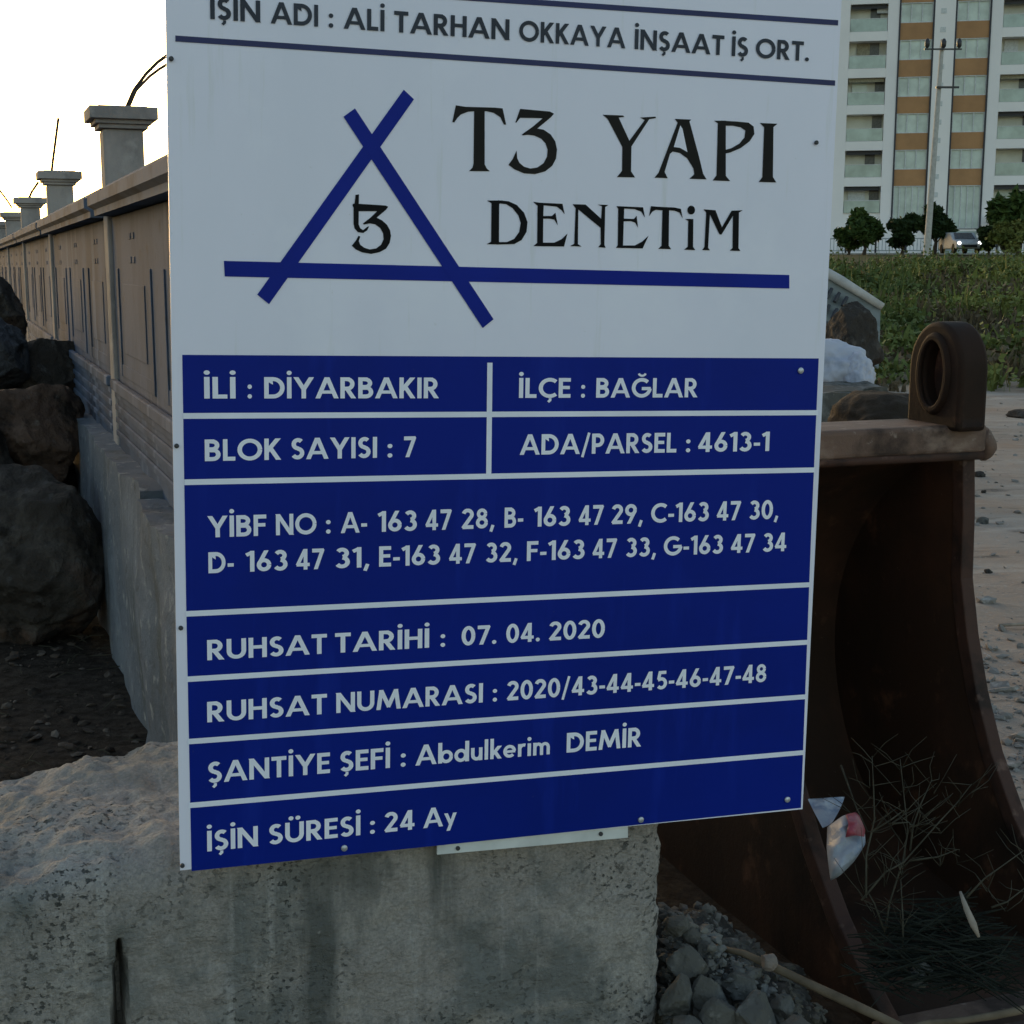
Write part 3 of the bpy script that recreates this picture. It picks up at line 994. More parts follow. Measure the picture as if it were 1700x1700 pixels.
# emblem: three crossed bars
plate([pxp([(371.5, 433), (1310, 456.5), (1310, 479), (373, 459)])], -.0010, 'emblem_bar', M_bar)
plate([pxp([(670, 149), (687, 165), (446.5, 505), (427, 489)])], -.0013, 'emblem_bar', M_bar)
plate([pxp([(570, 194), (589, 180), (819, 530), (801, 544.5)])], -.0016, 'emblem_bar', M_bar)

def crop(x0, y0, s, pts):
    return pxp([(x0 + a / s, y0 + b / s) for a, b in pts])
def arc(cx, cy, rx, ry, a0, a1, n=14):
    return [(cx + rx * cos(radians(a0 + (a1 - a0) * i / n)), cy + ry * sin(radians(a0 + (a1 - a0) * i / n))) for i in range(n + 1)]
def ribbon(outer, inner):
    return outer + inner[::-1]
# title "T3": traced outlines
t3 = []
c4 = lambda pts: crop(730, 150, 7.727, pts)
t3.append(c4([(205, 192), (330, 212), (500, 216), (700, 222), (805, 232), (850, 440), (822, 440), (775, 345), (690, 288), (600, 268), (575, 268), (575, 950), (600, 1000), (640, 1038), (375, 1036), (418, 992), (432, 940), (440, 268), (360, 275), (270, 310), (225, 355), (185, 412), (160, 408)]))
t3.append(c4([(1030, 238), (1410, 272), (1465, 300), (1420, 350), (1250, 490), (1330, 505), (1420, 565), (1480, 655), (1503, 760), (1490, 875), (1440, 970), (1350, 1040), (1220, 1075), (1080, 1065), (960, 1015), (880, 955), (935, 880), (985, 770), (992, 870), (1020, 930), (1080, 980), (1160, 1003), (1250, 990), (1330, 935), (1375, 850), (1382, 760), (1355, 680), (1300, 620), (1210, 580), (1130, 570), (1062, 578), (1050, 568), (1200, 460), (1320, 358), (1030, 352), (985, 410), (968, 415)]))
plate(t3, -.0010, 'title_lettering', M_title)
c5 = lambda pts: crop(990, 150, 5.3125, pts)
ya = []
ya.append(c5([(55, 215), (235, 222), (245, 235), (195, 240), (290, 445), (425, 262), (385, 240), (520, 232), (525, 245), (465, 255), (308, 495), (305, 715), (340, 768), (180, 765), (225, 710), (228, 500), (100, 255)]))
ya.append(c5([(690, 252), (835, 258), (820, 275), (905, 590), (940, 735), (970, 785), (820, 780), (862, 740), (855, 690), (800, 600), (735, 552), (672, 540), (648, 560), (600, 720), (628, 775), (512, 770), (548, 725), (715, 285)]))
ya.append(c5([(1035, 268), (1140, 268), (1140, 755), (1178, 800), (1025, 795), (1058, 750), (1070, 290)]))
ya.append(c5([(1100, 267), (1230, 275), (1340, 285), (1385, 320), (1392, 385), (1350, 450), (1270, 510), (1180, 548), (1120, 560), (1120, 530), (1190, 510), (1260, 470), (1305, 415), (1312, 355), (1270, 325), (1200, 312), (1130, 312)]))
ya.append(c5([(1440, 288), (1595, 295), (1560, 325), (1555, 765), (1585, 812), (1430, 808), (1462, 765), (1478, 325)]))
plate(ya, -.0010, 'title_lettering', M_title)
# the light counter inside the A
plate([c5([(738, 310), (680, 500), (735, 508), (800, 545), (757, 340)])], -.0016, 'letter_counter', M_white)
c6 = lambda pts: crop(790, 320, 7.391, pts)
de = []
de.append(c6([(135, 95), (330, 95), (285, 140), (282, 600), (300, 635), (130, 632), (185, 600), (190, 130)]))
de.append(c6([(270, 92), (400, 105), (500, 150), (590, 245), (632, 360), (620, 480), (560, 580), (470, 630), (250, 636), (250, 605), (380, 605), (470, 565), (530, 480), (548, 370), (520, 280), (450, 190), (370, 140), (270, 130)]))
de.append(c6([(700, 110), (780, 122), (1060, 135), (1088, 265), (1050, 215), (990, 170), (830, 155), (825, 285), (930, 285), (975, 245), (1003, 400), (960, 330), (900, 318), (825, 318), (822, 612), (960, 612), (1050, 570), (1122, 500), (1080, 660), (705, 655), (750, 615), (755, 160)]))
de.append(c6([(1185, 140), (1345, 145), (1535, 320), (1545, 165), (1490, 145), (1625, 150), (1585, 175), (1575, 640), (1590, 675), (1500, 668), (1530, 630), (1528, 430), (1255, 205), (1250, 630), (1295, 660), (1155, 655), (1205, 625), (1222, 190)]))
c7 = lambda pts: crop(1000, 320, 6.538, pts)
de.append(c7([(150, 145), (440, 158), (460, 270), (420, 205), (350, 178), (235, 172), (232, 280), (340, 285), (370, 250), (385, 380), (355, 325), (310, 308), (230, 310), (222, 572), (350, 572), (430, 530), (500, 465), (435, 605), (145, 598), (165, 570), (170, 175)]))
de.append(c7([(525, 145), (600, 152), (780, 160), (850, 175), (870, 280), (835, 215), (780, 195), (722, 190), (718, 575), (745, 612), (605, 608), (640, 575), (650, 190), (580, 185), (540, 205), (505, 255)]))
de.append(c7(arc(962, 188, 42, 48, 0, 360, 16)[:-1]))
de.append(c7([(895, 285), (985, 285), (982, 585), (1005, 622), (885, 618), (925, 585), (930, 305)]))
de.append(c7([(1095, 180), (1225, 190), (1295, 375), (1400, 195), (1520, 190), (1480, 215), (1475, 600), (1495, 632), (1380, 628), (1410, 600), (1415, 250), (1290, 455), (1268, 450), (1165, 235), (1145, 595), (1165, 625), (1080, 622), (1105, 590), (1125, 215)]))
plate(de, -.0010, 'title_lettering', M_black)
c8 = lambda pts: crop(560, 300, 12.14, pts)
mono = []
mono.append(c8([(365, 285), (435, 275), (430, 465), (970, 500), (1025, 525), (975, 590), (790, 745), (900, 800), (1000, 890), (1060, 1000), (1080, 1110), (1055, 1250), (980, 1370), (850, 1440), (680, 1475), (500, 1445), (370, 1385), (290, 1310), (370, 1210), (425, 1110), (462, 1125), (430, 1215), (460, 1290), (540, 1350), (650, 1385), (780, 1365), (880, 1290), (930, 1180), (920, 1060), (860, 950), (760, 880), (660, 860), (530, 885), (515, 860), (660, 750), (800, 615), (430, 615), (428, 880), (460, 960), (520, 995), (600, 930), (640, 920), (600, 1000), (520, 1055), (410, 1035), (345, 960), (325, 870), (325, 545), (305, 505), (310, 470), (345, 460)]))
plate(mono, -.0010, 'monogram', M_black)

# ---- geometric sans lettering, drawn as strokes
SWD = .185; HW = SWD / 2
def st(pts, w=SWD, clip=True):
    """stroke polygons of an open polyline with mitred joints, clipped to the cap height band"""
    P2 = [Vector(p) for p in pts]
    L = []; R = []
    for i, p in enumerate(P2):
        d0 = (P2[i] - P2[i - 1]).normalized() if i > 0 else None
        d1 = (P2[i + 1] - P2[i]).normalized() if i < len(P2) - 1 else None
        if d0 is None: d0 = d1
        if d1 is None: d1 = d0
        n0 = Vector((-d0.y, d0.x)); n1 = Vector((-d1.y, d1.x))
        n = n0 + n1
        if n.length < .2: n = n1
        n.normalize()
        k = (w / 2) / max(.35, n.dot(n1))
        L.append(p + n * k); R.append(p - n * k)
    poly = L + R[::-1]
    return clipband(poly) if clip else poly
def clipband(poly, lo=0.0, hi=1.0):
    for axis_sign, lim in ((1, hi), (-1, lo)):
        out = []
        for i in range(len(poly)):
            a, b = poly[i - 1], poly[i]
            ia = (a.y - lim) * axis_sign <= 1e-9; ib = (b.y - lim) * axis_sign <= 1e-9
            if ia != ib:
                t = (lim - a.y) / (b.y - a.y); out.append(a + (b - a) * t)
            if ib: out.append(b)
        poly = out
    return poly
def dot(x, y, r=.105):
    return [Vector((x + r * cos(2 * pi * k / 12), y + r * sin(2 * pi * k / 12))) for k in range(12)]
H = HW; T = 1 - HW
def stem(x, y0=0, y1=1): return st([(x, y0), (x, y1)], clip=False)
def cedilla(x): return [st([(x + .02, -.02), (x + .02, -.12), (x - .07, -.21)], .12, False)]
def gl(ch):
    e = 9
    if ch == 'A': return .93, [st([(.02, -.15), (.50, 1.10)][:2]), st([(.91, -.15), (.43, 1.10)]), st([(.2, .30), (.73, .30)], .15, False)]
    if ch == 'B': return .64, [stem(H), st([(H, T), (.30, T)] + arc(.30, .725, .20, .18, 90, -90, e) + [(H, .545)]), st([(H, .50), (.33, .50)] + arc(.33, .297, .215, .205, 90, -90, e) + [(H, H)])]
    if ch in 'CÇ': return .80, [st(arc(.50, .5, .41, .415, 48, 312, 22), clip=False)] + (cedilla(.5) if ch == 'Ç' else [])
    if ch == 'D': return .84, [stem(H), st([(H, T), (.36, T)] + arc(.36, .5, .385, .4075, 90, -90, 16) + [(H, H)])]
    if ch in 'EF': return .54, [stem(H), st([(H, T), (.54, T)], clip=False), st([(H, .52), (.50, .52)], .165, False)] + ([st([(H, H), (.54, H)], clip=False)] if ch == 'E' else [])
    if ch in 'GĞ':
        r = [st(arc(.50, .5, .41, .415, 45, 355, 26), clip=False), st([(.50, .46), (.95, .46)], .165, False)]
        if ch == 'Ğ': r.append(st(arc(.5, 1.26, .17, .14, 190, 350, 8), .11, False))
        return .96, r
    if ch == 'H': return .72, [stem(H), stem(.72 - H), st([(H, .53), (.72 - H, .53)], .165, False)]
    if ch in 'Iİ': return SWD, [stem(H)] + ([dot(H, 1.20)] if ch == 'İ' else [])
    if ch == 'K': return .68, [stem(H), st([(.10, .38), (.66, 1.12)]), st([(.22, .60), (.66, -.12)])]
    if ch == 'L': return .50, [stem(H), st([(H, H), (.50, H)], clip=False)]
    if ch == 'M': return 1.08, [st([(.075, -.1), (.23, 1.08)]), st([(.19, 1.02), (.56, .12)]), st([(.89, 1.02), (.52, .12)]), st([(1.005, -.1), (.85, 1.08)])]
    if ch == 'N': return .82, [stem(H), stem(.82 - H), st([(.04, 1.06), (.78, -.06)])]
    if ch == 'O': return 1.0, [st(arc(.5, .5, .415, .415, 0, 360, 30), clip=False)]
    if ch == 'P': return .60, [stem(H), st([(H, T), (.30, T)] + arc(.30, .665, .215, .242, 90, -90, 10) + [(H, .423)])]
    if ch == 'R': return .66, [stem(H), st([(H, T), (.30, T)] + arc(.30, .685, .205, .222, 90, -90, 10) + [(H, .463)]), st([(.24, .52), (.62, -.1)])]
    if ch in 'SŞ':
        r = [st(arc(.30, .715, .185, .195, 40, 265, 12) + arc(.275, .295, .20, .205, 80, -150, 12), clip=False)]
        return .57, r + (cedilla(.28) if ch == 'Ş' else [])
    if ch == 'T': return .62, [st([(0, T), (.62, T)], clip=False), stem(.31, 0, .93)]
    if ch in 'UÜ': return .76, [st([(H, 1), (H, .38)] + arc(.38, .38, .285, .2875, 180, 360, 14)[1:-1] + [(.76 - H, .38), (.76 - H, 1)], clip=False)] + ([dot(.24, 1.2), dot(.52, 1.2)] if ch == 'Ü' else [])
    if ch == 'Y': return .82, [st([(.02, 1.12), (.44, .38)]), st([(.80, 1.12), (.38, .38)]), stem(.41, 0, .48)]
    if ch == '0': return .62, [st(arc(.31, .5, .225, .415, 0, 360, 26), clip=False)]
    if ch == '1': return .36, [stem(.27), st([(.02, .80), (.24, .915)], .17, False)]
    if ch == '2': return .60, [st(arc(.29, .71, .205, .205, 165, -25, 12) + [(.06, .04)]), st([(.04, H), (.58, H)], clip=False)]
    if ch == '3': return .60, [st(arc(.28, .73, .185, .18, 150, -80, 10), clip=False), st(arc(.28, .30, .22, .215, 85, -150, 12), clip=False)]
    if ch == '4': return .66, [stem(.45), st([(.06, .22), (.44, 1.0)], .165), st([(.02, .245), (.65, .245)], .165, False)]
    if ch == '5': return .60, [st([(.54, T), (.20, T), (.13, .54)], .17), st([(.10, .52)] + arc(.29, .33, .22, .24, 105, -140, 12), .175, False)]
    if ch == '6': return .62, [st(arc(.31, .31, .215, .22, 0, 360, 20), clip=False), st([(.13, .42), (.44, 1.06)], .175)]
    if ch == '7': return .60, [st([(.02, T), (.58, T)], clip=False), st([(.53, .97), (.16, -.08)], .18)]
    if ch == '8': return .60, [st(arc(.30, .73, .175, .18, 0, 360, 18), .165, False), st(arc(.30, .295, .21, .205, 0, 360, 20), .175, False)]
    if ch == '9': return .62, [st(arc(.31, .69, .215, .22, 0, 360, 20), clip=False), st([(.49, .58), (.18, -.06)], .175)]
    if ch == '/': return .42, [st([(.05, -.16), (.37, 1.05)], .13, False)]
    if ch == '-': return .30, [st([(0, .36), (.30, .36)], .16, False)]
    if ch == ':': return .20, [dot(.10, .10), dot(.10, .55)]
    if ch == '.': return .20, [dot(.10, .10)]
    if ch == ',': return .22, [st([(.16, .16), (.05, -.17)], .15, False)]
    if ch == 'b': return .66, [stem(.085, 0, 1.02), st(arc(.37, .32, .225, .245, 0, 360, 20), .165, False)]
    if ch == 'd': return .66, [stem(.575, 0, 1.02), st(arc(.29, .32, .225, .245, 0, 360, 20), .165, False)]
    if ch == 'u': return .54, [st([(.085, .64), (.085, .30)] + arc(.27, .29, .185, .21, 180, 360, 10)[1:-1] + [(.455, .30), (.455, .64)], .165, False), st([(.455, 0), (.455, .4)], .165, False)]
    if ch == 'l': return .17, [st([(.085, 0), (.085, 1.02)], .165, False)]
    if ch == 'k': return .52, [st([(.085, 0), (.085, 1.02)], .165, False), clipband(st([(.10, .22), (.50, .70)], .165, False), 0, .64), st([(.20, .40), (.50, -.08)], .165)]
    if ch == 'e': return .60, [st(arc(.30, .32, .225, .245, 0, 318, 20), .155, False), st([(.08, .31), (.57, .31)], .13, False)]
    if ch == 'r': return .36, [st([(.085, 0), (.085, .64)], .165, False), st(arc(.28, .38, .19, .20, 170, 68, 7), .155, False)]
    if ch == 'i': return .17, [st([(.085, 0), (.085, .64)], .165, False), dot(.085, .86, .1)]
    if ch == 'm': return .82, [st([(.085, 0), (.085, .64)], .16, False), st(arc(.25, .38, .16, .185, 178, 2, 8) + [(.41, 0)], .155, False), st(arc(.57, .38, .16, .185, 178, 2, 8) + [(.73, 0)], .155, False)]
    if ch == 'y': return .56, [clipband(st([(.02, .74), (.31, .06)], .165, False), -.4, .64), clipband(st([(.54, .74), (.17, -.3)], .165, False), -.26, .64)]
    return .3, []

def word_polys(txt, a, b, cap, gap=.095):
    """set one word between two baseline points of the sign face"""
    polys = []; x = 0; ext = 0
    for ch in txt:
        wd, ps = gl(ch)
        for p in ps:
            polys.append([(q.x + x, q.y) for q in p])
        ext = x + wd
        x = ext + (gap if ch not in '-' else gap * .9)
    d = b - a
    sx = d / ext
    nrm = Vector((-d.y, d.x)).normalized() * cap
    # letters stand upright on the board
    nrm = Vector((0, 1)) * cap
    return [[a + sx * q[0] + nrm * q[1] for q in p] for p in polys]

def row(base, cap_px, words, mat, label=None):
    """base: two photo points on the baseline; cap_px: (point on baseline, point on cap line)"""
    (xa, ya_), (xb, yb) = base
    bl = lambda x: ya_ + (yb - ya_) * (x - xa) / (xb - xa)
    cap = (S(cap_px[0], cap_px[1]) - S(cap_px[0], bl(cap_px[0]))).y
    for txt, x0, x1 in words:
        plate(word_polys(txt, S(x0, bl(x0)), S(x1, bl(x1)), cap), -.0016, 'lettering', mat, step=.00001)
row(((352, 32), (1340, 102)), (640, 17), [('İŞİN', 349, 432), ('ADI', 450, 528), (':', 545.5, 553), ('ALİ', 571, 638), ('TARHAN', 654, 845), ('OKKAYA', 861.5, 1037), ('İNŞAAT', 1053, 1201), ('İŞ', 1214, 1241), ('ORT.', 1254, 1342)], M_ink)
row(((340, 661.5), (720, 661)), (345, 625.6), [('İLİ', 339, 391), (':', 411, 418), ('DİYARBAKIR', 438.5, 728)], M_letter)
row(((861, 660.5), (1157, 659.5)), (990, 627.5), [('İLÇE', 861, 946.5), (':', 964, 970.5), ('BAĞLAR', 989, 1157)], M_letter)
row(((340, 765.5), (690, 758.5)), (342, 729.5), [('BLOK', 340, 466), ('SAYISI', 483, 625.5), (':', 643, 651), ('7', 669.5, 690)], M_letter)
row(((865, 755), (1276, 748.5)), (915, 720.5), [('ADA/PARSEL', 863, 1122), (':', 1138, 1145), ('4613-1', 1158, 1276)], M_letter)
row(((350, 892), (1291, 861)), (350, 856.5), [('YİBF', 345, 442), ('NO', 458, 525), (':', 541, 548.5), ('A-', 566, 609), ('163', 627, 692), ('47', 706, 749), ('28,', 766, 820), ('B-', 837, 868), ('163', 886, 946.5), ('47', 960, 1001), ('29,', 1014.5, 1066), ('C-163', 1080, 1176), ('47', 1189, 1228.5), ('30,', 1242.5, 1291)], M_letter)
row(((346, 951.5), (1305, 914.5)), (350, 916.5), [('D-', 346, 388), ('163', 408, 477.5), ('47', 491.5, 538), ('31,', 556, 612.5), ('E-163', 629, 730.5), ('47', 745, 789), ('32,', 805.5, 858.5), ('F-163', 874, 970), ('47', 983, 1023), ('33,', 1038, 1088), ('G-163', 1101, 1199.5), ('47', 1212.5, 1252), ('34', 1265, 1304.5)], M_letter)
row(((350, 1095.5), (995, 1058.5)), (350, 1062), [('RUHSAT', 344, 542.5), ('TARİHİ', 556, 712), (':', 731, 738.5), ('07.', 766, 823.5), ('04.', 840, 895.5), ('2020', 911, 1003)], M_letter)
row(((350, 1198.5), (1265, 1132)), (350, 1164.5), [('RUHSAT', 344, 542.5), ('NUMARASI', 558, 801), (':', 817.5, 824.5), ('2020/43-44-45-46-47-48', 841, 1271)], M_letter)
row(((350, 1299.5), (1060, 1239)), (350, 1264.5), [('ŞANTİYE', 345, 547.5), ('ŞEFİ', 564, 647), (':', 665, 673), ('Abdulkerim', 690, 912.5), ('DEMİR', 940, 1063.5)], M_letter)
row(((350, 1412.5), (750, 1369.5)), (350, 1378.5), [('İŞİN', 344, 428), ('SÜRESİ', 446, 598), (':', 614, 622), ('24', 638, 688), ('Ay', 703, 756.5)], M_letter)

def screw(px, py, r, mat):
    a = S(px, py)
    m = MB().tube([(a.x, -.0018, a.y), (a.x, -.0045, a.y), (a.x, -.006, a.y)], [r, r, r * .55], 10)
    m.build('screw', mat, sign, smooth=True, angle=40)
for px, py in ((1328, 615), (1306, 1326.5), (1063, 1360), (571, 1407)):
    screw(px, py, .0058, M_screw)
for px, py in ((284, 98), (293, 740), (300, 1042), (302.5, 1436), (1354, 237)):
    screw(px, py, .0040, M_screwd)
# pale batten showing below the lower edge
A = [S(*p) for p in ((727, 1400), (1044, 1366), (1044, 1392), (727, 1420.5))]
bt = MB().prism([tuple(a) for a in A], lambda p: (p[0], .0048, p[1]), lambda p: (p[0], .0105, p[1])).build('batten', M_strip, sign)
for px, py in ((761, 1409.5), (998.5, 1385.5)):
    a = S(px, py)
    MB().tube([(a.x, .0046, a.y), (a.x, .002, a.y)], .0042, 10).build('screw', M_screwd, bt)

# ------------------------------------------------------------------ concrete block under the sign
ub = Vector((su.x, su.y, 0)).normalized(); nb_ = Vector((-ub.y, ub.x, 0))     # nb_ points away from the viewer
bo = Vector((so.x, so.y, 0)) + nb_ * .052
KM = Matrix(((ub.x, nb_.x, 0, bo.x), (ub.y, nb_.y, 0, bo.y), (0, 0, 1, 0), (0, 0, 0, 1)))
KMi = KM.inverted()
def kb(px, py, y):
    return KMi @ hit(px, py, bo + nb_ * y, nb_)
BACK = .62
crest = [(kb(px, py, BACK).x, kb(px, py, BACK).z) for px, py in ((-700, 1430), (-200, 1345), (0, 1297), (60, 1277), (100, 1258), (150, 1251), (205, 1246), (245, 1236), (290, 1226))]
crest += [(crest[-1][0] + .15, crest[-1][1] + .004), (2.0, crest[-1][1] - .01)]
lip = [(kb(px, py, .03).x, kb(px, py, .03).z) for px, py in ((-700, 1600), (-200, 1500), (0, 1462), (100, 1448), (200, 1438), (290, 1428))]
lip += [(.25, .655), (2.0, .665)]
def interp(tab, x):
    if x <= tab[0][0]: return tab[0][1]
    for (a, va), (b, vb) in zip(tab[:-1], tab[1:]):
        if x <= b: return va + (vb - va) * (x - a) / (b - a)
    return tab[-1][1]
XR = kb(1097, 1500, 0).x
XL = -1.5
stepx = .007
nxs = int((XR - XL) / stepx)
xsb = [XL + (XR - XL) * i / nxs for i in range(nxs + 1)]
def profile(x):
    zl = interp(lip, x); zc = interp(crest, x)
    pts = []
    nf = 92
    for i in range(nf + 1):                      # front face, bottom to top
        pts.append((0.0, -.25 + (zl - .05 + .25) * i / nf))
    for i in range(1, 8):                        # rounded broken arris
        a = pi / 2 * i / 8
        pts.append((.055 * (1 - cos(a)), zl - .05 + .05 * sin(a)))
    nt = 60
    for i in range(nt + 1):                      # top
        t = i / nt
        pts.append((.055 + (BACK - .055) * t, zl + (zc - zl) * (t ** .85)))
    for i in range(1, 14):
        pts.append((BACK + .03 + .02 * i / 13, zc - (zc + .25) * i / 13))
    return pts
_s = kb(199, 1572, 0); SLOT = (_s.x, _s.z)
bv = []; np_ = len(profile(0))
for x in xsb:
    for k, (y, z) in enumerate(profile(x)):
        p = Vector((x, y, z))
        top = sstep(91, 100, k)
        n1 = noise.fractal(p * 2.2 + Vector((3, 1, 0)), 1, 2, 5)
        n2 = noise.fractal(p * 9 + Vector((0, 4, 2)), 1, 2, 5)
        n3 = noise.fractal(p * 32 + Vector((0, 4, 2)), 1, 2, 3)
        am = .012 + .012 * top
        dy = -(am * n1 + .008 * n2 + .0045 * n3) * (1 - top)
        dz = (.016 * n1 + .018 * n2 + .008 * n3) * top
        dx = 0
        e = XR - x
        if e < .03:                               # chipped right-hand arris
            rr = .018 * (1 - e / .03) ** 2
            dy += rr + .006 * n3 * (1 - e / .03)
            dx = (.010 * noise.fractal(Vector((0, y * 9, z * 9)), 1, 2, 4) + .007 * noise.fractal(Vector((2, y * 30, z * 30)), 1, 2, 3)) * (1 - e / .03)
        # narrow slot left in the face, low down on the left
        xg, zg1 = SLOT
        gx = abs(x - (xg + .004 * (z - zg1) / .1))
        if k < 92 and z < zg1 + .01:
            wdt = .0088 * max(0, min(1, (zg1 + .02 - z) / .09))
            if gx < wdt + .006:
                dy += .10 * (1 - sstep(max(.0005, wdt - .004), wdt + .004, gx)) * min(1, wdt / .004)
        bv.append((x + dx, y + dy, z + dz)) if True else None
bf = [(i * np_ + k, (i + 1) * np_ + k, (i + 1) * np_ + k + 1, i * np_ + k + 1) for i in range(nxs) for k in range(np_ - 1)]
# end caps: fans of quads towards a centre line
for i, s in ((0, 1), (nxs, -1)):
    base = i * np_
    c0 = len(bv)
    ring = [bv[base + k] for k in range(np_)]
    rows = 10
    prev = [base + k for k in range(np_)]
    cen = Vector((ring[0][0], BACK / 2, .25))
    for q in range(1, rows + 1):
        t = q / rows
        cur = []
        for k in range(np_):
            v = Vector(ring[k]).lerp(Vector((ring[k][0], BACK / 2 * .0 + BACK * .5, .2)), t)
            if i == nxs:
                v.x += -.004 + .018 * noise.fractal(Vector((3, v.y * 5, v.z * 5)), 1, 2, 5) * min(1, t * 3)
            bv.append(tuple(v)); cur.append(len(bv) - 1)
        for k in range(np_ - 1):
            bf.append((prev[k], prev[k + 1], cur[k + 1], cur[k]))
        prev = cur
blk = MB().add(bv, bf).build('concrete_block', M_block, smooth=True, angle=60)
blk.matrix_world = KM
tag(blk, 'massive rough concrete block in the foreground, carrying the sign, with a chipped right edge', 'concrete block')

# ------------------------------------------------------------------ digger bucket
BA = radians(20)
bw = Vector((cos(BA), sin(BA), 0)); bfw = Vector((sin(BA), -cos(BA), 0))
k0 = P(1607, 960, 3.72)
UM = Matrix(((bw.x, bfw.x, 0, k0.x), (bw.y, bfw.y, 0, k0.y), (0, 0, 1, 0), (0, 0, 0, 1)))
UMi = UM.inverted()
BWID = .60
bucket = thing('digger_bucket', 'big rusty steel digger bucket standing on the ground right of the sign', 'bucket', mat=UM)
front = [(-.02, 1.19), (-.005, 1.02), (0, .86), (.035, .72), (.085, .58), (.155, .44), (.25, .31), (.37, .185), (.50, .08), (.60, .02)]
back = [(.40, -.03), (.0, -.03), (-.42, -.02), (-.66, .12), (-.78, .36), (-.78, .64), (-.66, .90), (-.42, 1.10), (-.18, 1.19)]
# make sure the near plate follows its own slanted edge
def side_plate(w0, w1, name):
    poly = front + [(.40, -.03), (.0, -.03), (-.5, -.03), (-.86, .02), (-1.0, .26), (-.96, .58), (-.78, .88), (-.46, 1.10), (-.18, 1.19)]
    m = MB().prism(poly, lambda p: (w0, p[0], p[1]), lambda p: (w1, p[0], p[1]))
    o = bevel(m.build(name, M_rust, bucket), .006, 2)
    # wear strip along the front edge
    e = MB()
    for (a, b) in zip(front[2:-1], front[3:]):
        pass
    pts = front
    wl, wr = (min(w0, w1) - .006, max(w0, w1) + .006)
    vs = []; fs = []
    for i, (f, z) in enumerate(pts):
        a = Vector(pts[max(0, i - 1)]); b = Vector(pts[min(len(pts) - 1, i + 1)])
        t = (b - a).normalized(); n = Vector((-t.y, t.x))
        if n.x < 0: n = -n
        for (dw, dn) in ((wl, -.030), (wr, -.030), (wr, .014), (wl, .014)):
            vs.append((dw, f + n.x * dn, z + n.y * dn))
    for i in range(len(pts) - 1):
        for q in range(4):
            r = (q + 1) % 4
            fs.append((i * 4 + q, i * 4 + r, i * 4 + 4 + r, i * 4 + 4 + q))
    fs.append((0, 1, 2, 3)); k = (len(pts) - 1) * 4; fs.append((k, k + 1, k + 2, k + 3))
    bevel(MB().add(vs, fs).build('edge_strip', M_rustedge, o), .004, 2)
    return o
side_plate(-.026, 0, 'side_plate')
side_plate(-BWID, -BWID + .026, 'side_plate')
shell = []; sf = []
outer = [(.52, .015)] + [(f, z) for f, z in back]
def smooth_curve(pts, n=4):
    out = []
    for i in range(len(pts) - 1):
        p0 = Vector(pts[max(0, i - 1)]); p1 = Vector(pts[i]); p2 = Vector(pts[i + 1]); p3 = Vector(pts[min(len(pts) - 1, i + 2)])
        for q in range(n):
            t = q / n
            out.append(.5 * ((2 * p1) + (p2 - p0) * t + (2 * p0 - 5 * p1 + 4 * p2 - p3) * t * t + (3 * p1 - p0 - 3 * p2 + p3) * t ** 3))
    out.append(Vector(pts[-1]))
    return out
curve = smooth_curve([(.66, .035), (.45, .03), (.05, .03), (-.22, .08), (-.42, .21), (-.54, .43), (-.56, .66), (-.48, .87), (-.32, 1.05), (-.15, 1.155)])
for i, c in enumerate(curve):
    a = curve[max(0, i - 1)]; b = curve[min(len(curve) - 1, i + 1)]
    t = (b - a).normalized(); n = Vector((t.y, -t.x))
    for w_, th in ((-BWID + .0262, 0), (-.0262, 0), (-.0262, .022), (-BWID + .0262, .022)):
        shell.append((w_, c.x - n.x * th, c.y - n.y * th))
for i in range(len(curve) - 1):
    for q in range(4):
        r = (q + 1) % 4
        sf.append((i * 4 + q, i * 4 + r, i * 4 + 4 + r, i * 4 + 4 + q))
sf.append((0, 1, 2, 3)); k = (len(curve) - 1) * 4; sf.append((k, k + 1, k + 2, k + 3))
MB().add(shell, sf).build('shell', M_rust, bucket, smooth=True, angle=50)
lipm = MB().bx(-BWID - .02, .02, .55, .78, .004, .034)
bevel(lipm.build('cutting_edge', M_rustl, bucket), .006, 2)
# box beam across the top
bmz0, bmz1 = 1.186, 1.258
bev = MB().bx(-BWID - .03, .018, -.17, .025, bmz0, bmz1)
bevel(bev.build('top_beam', M_rustl, bucket), .012, 3)
MB().tube([(-BWID - .03, .012, bmz0 - .006), (.012, .012, bmz0 - .006)], .013, 8).build('weld_bead', M_rustedge, bucket, smooth=True)
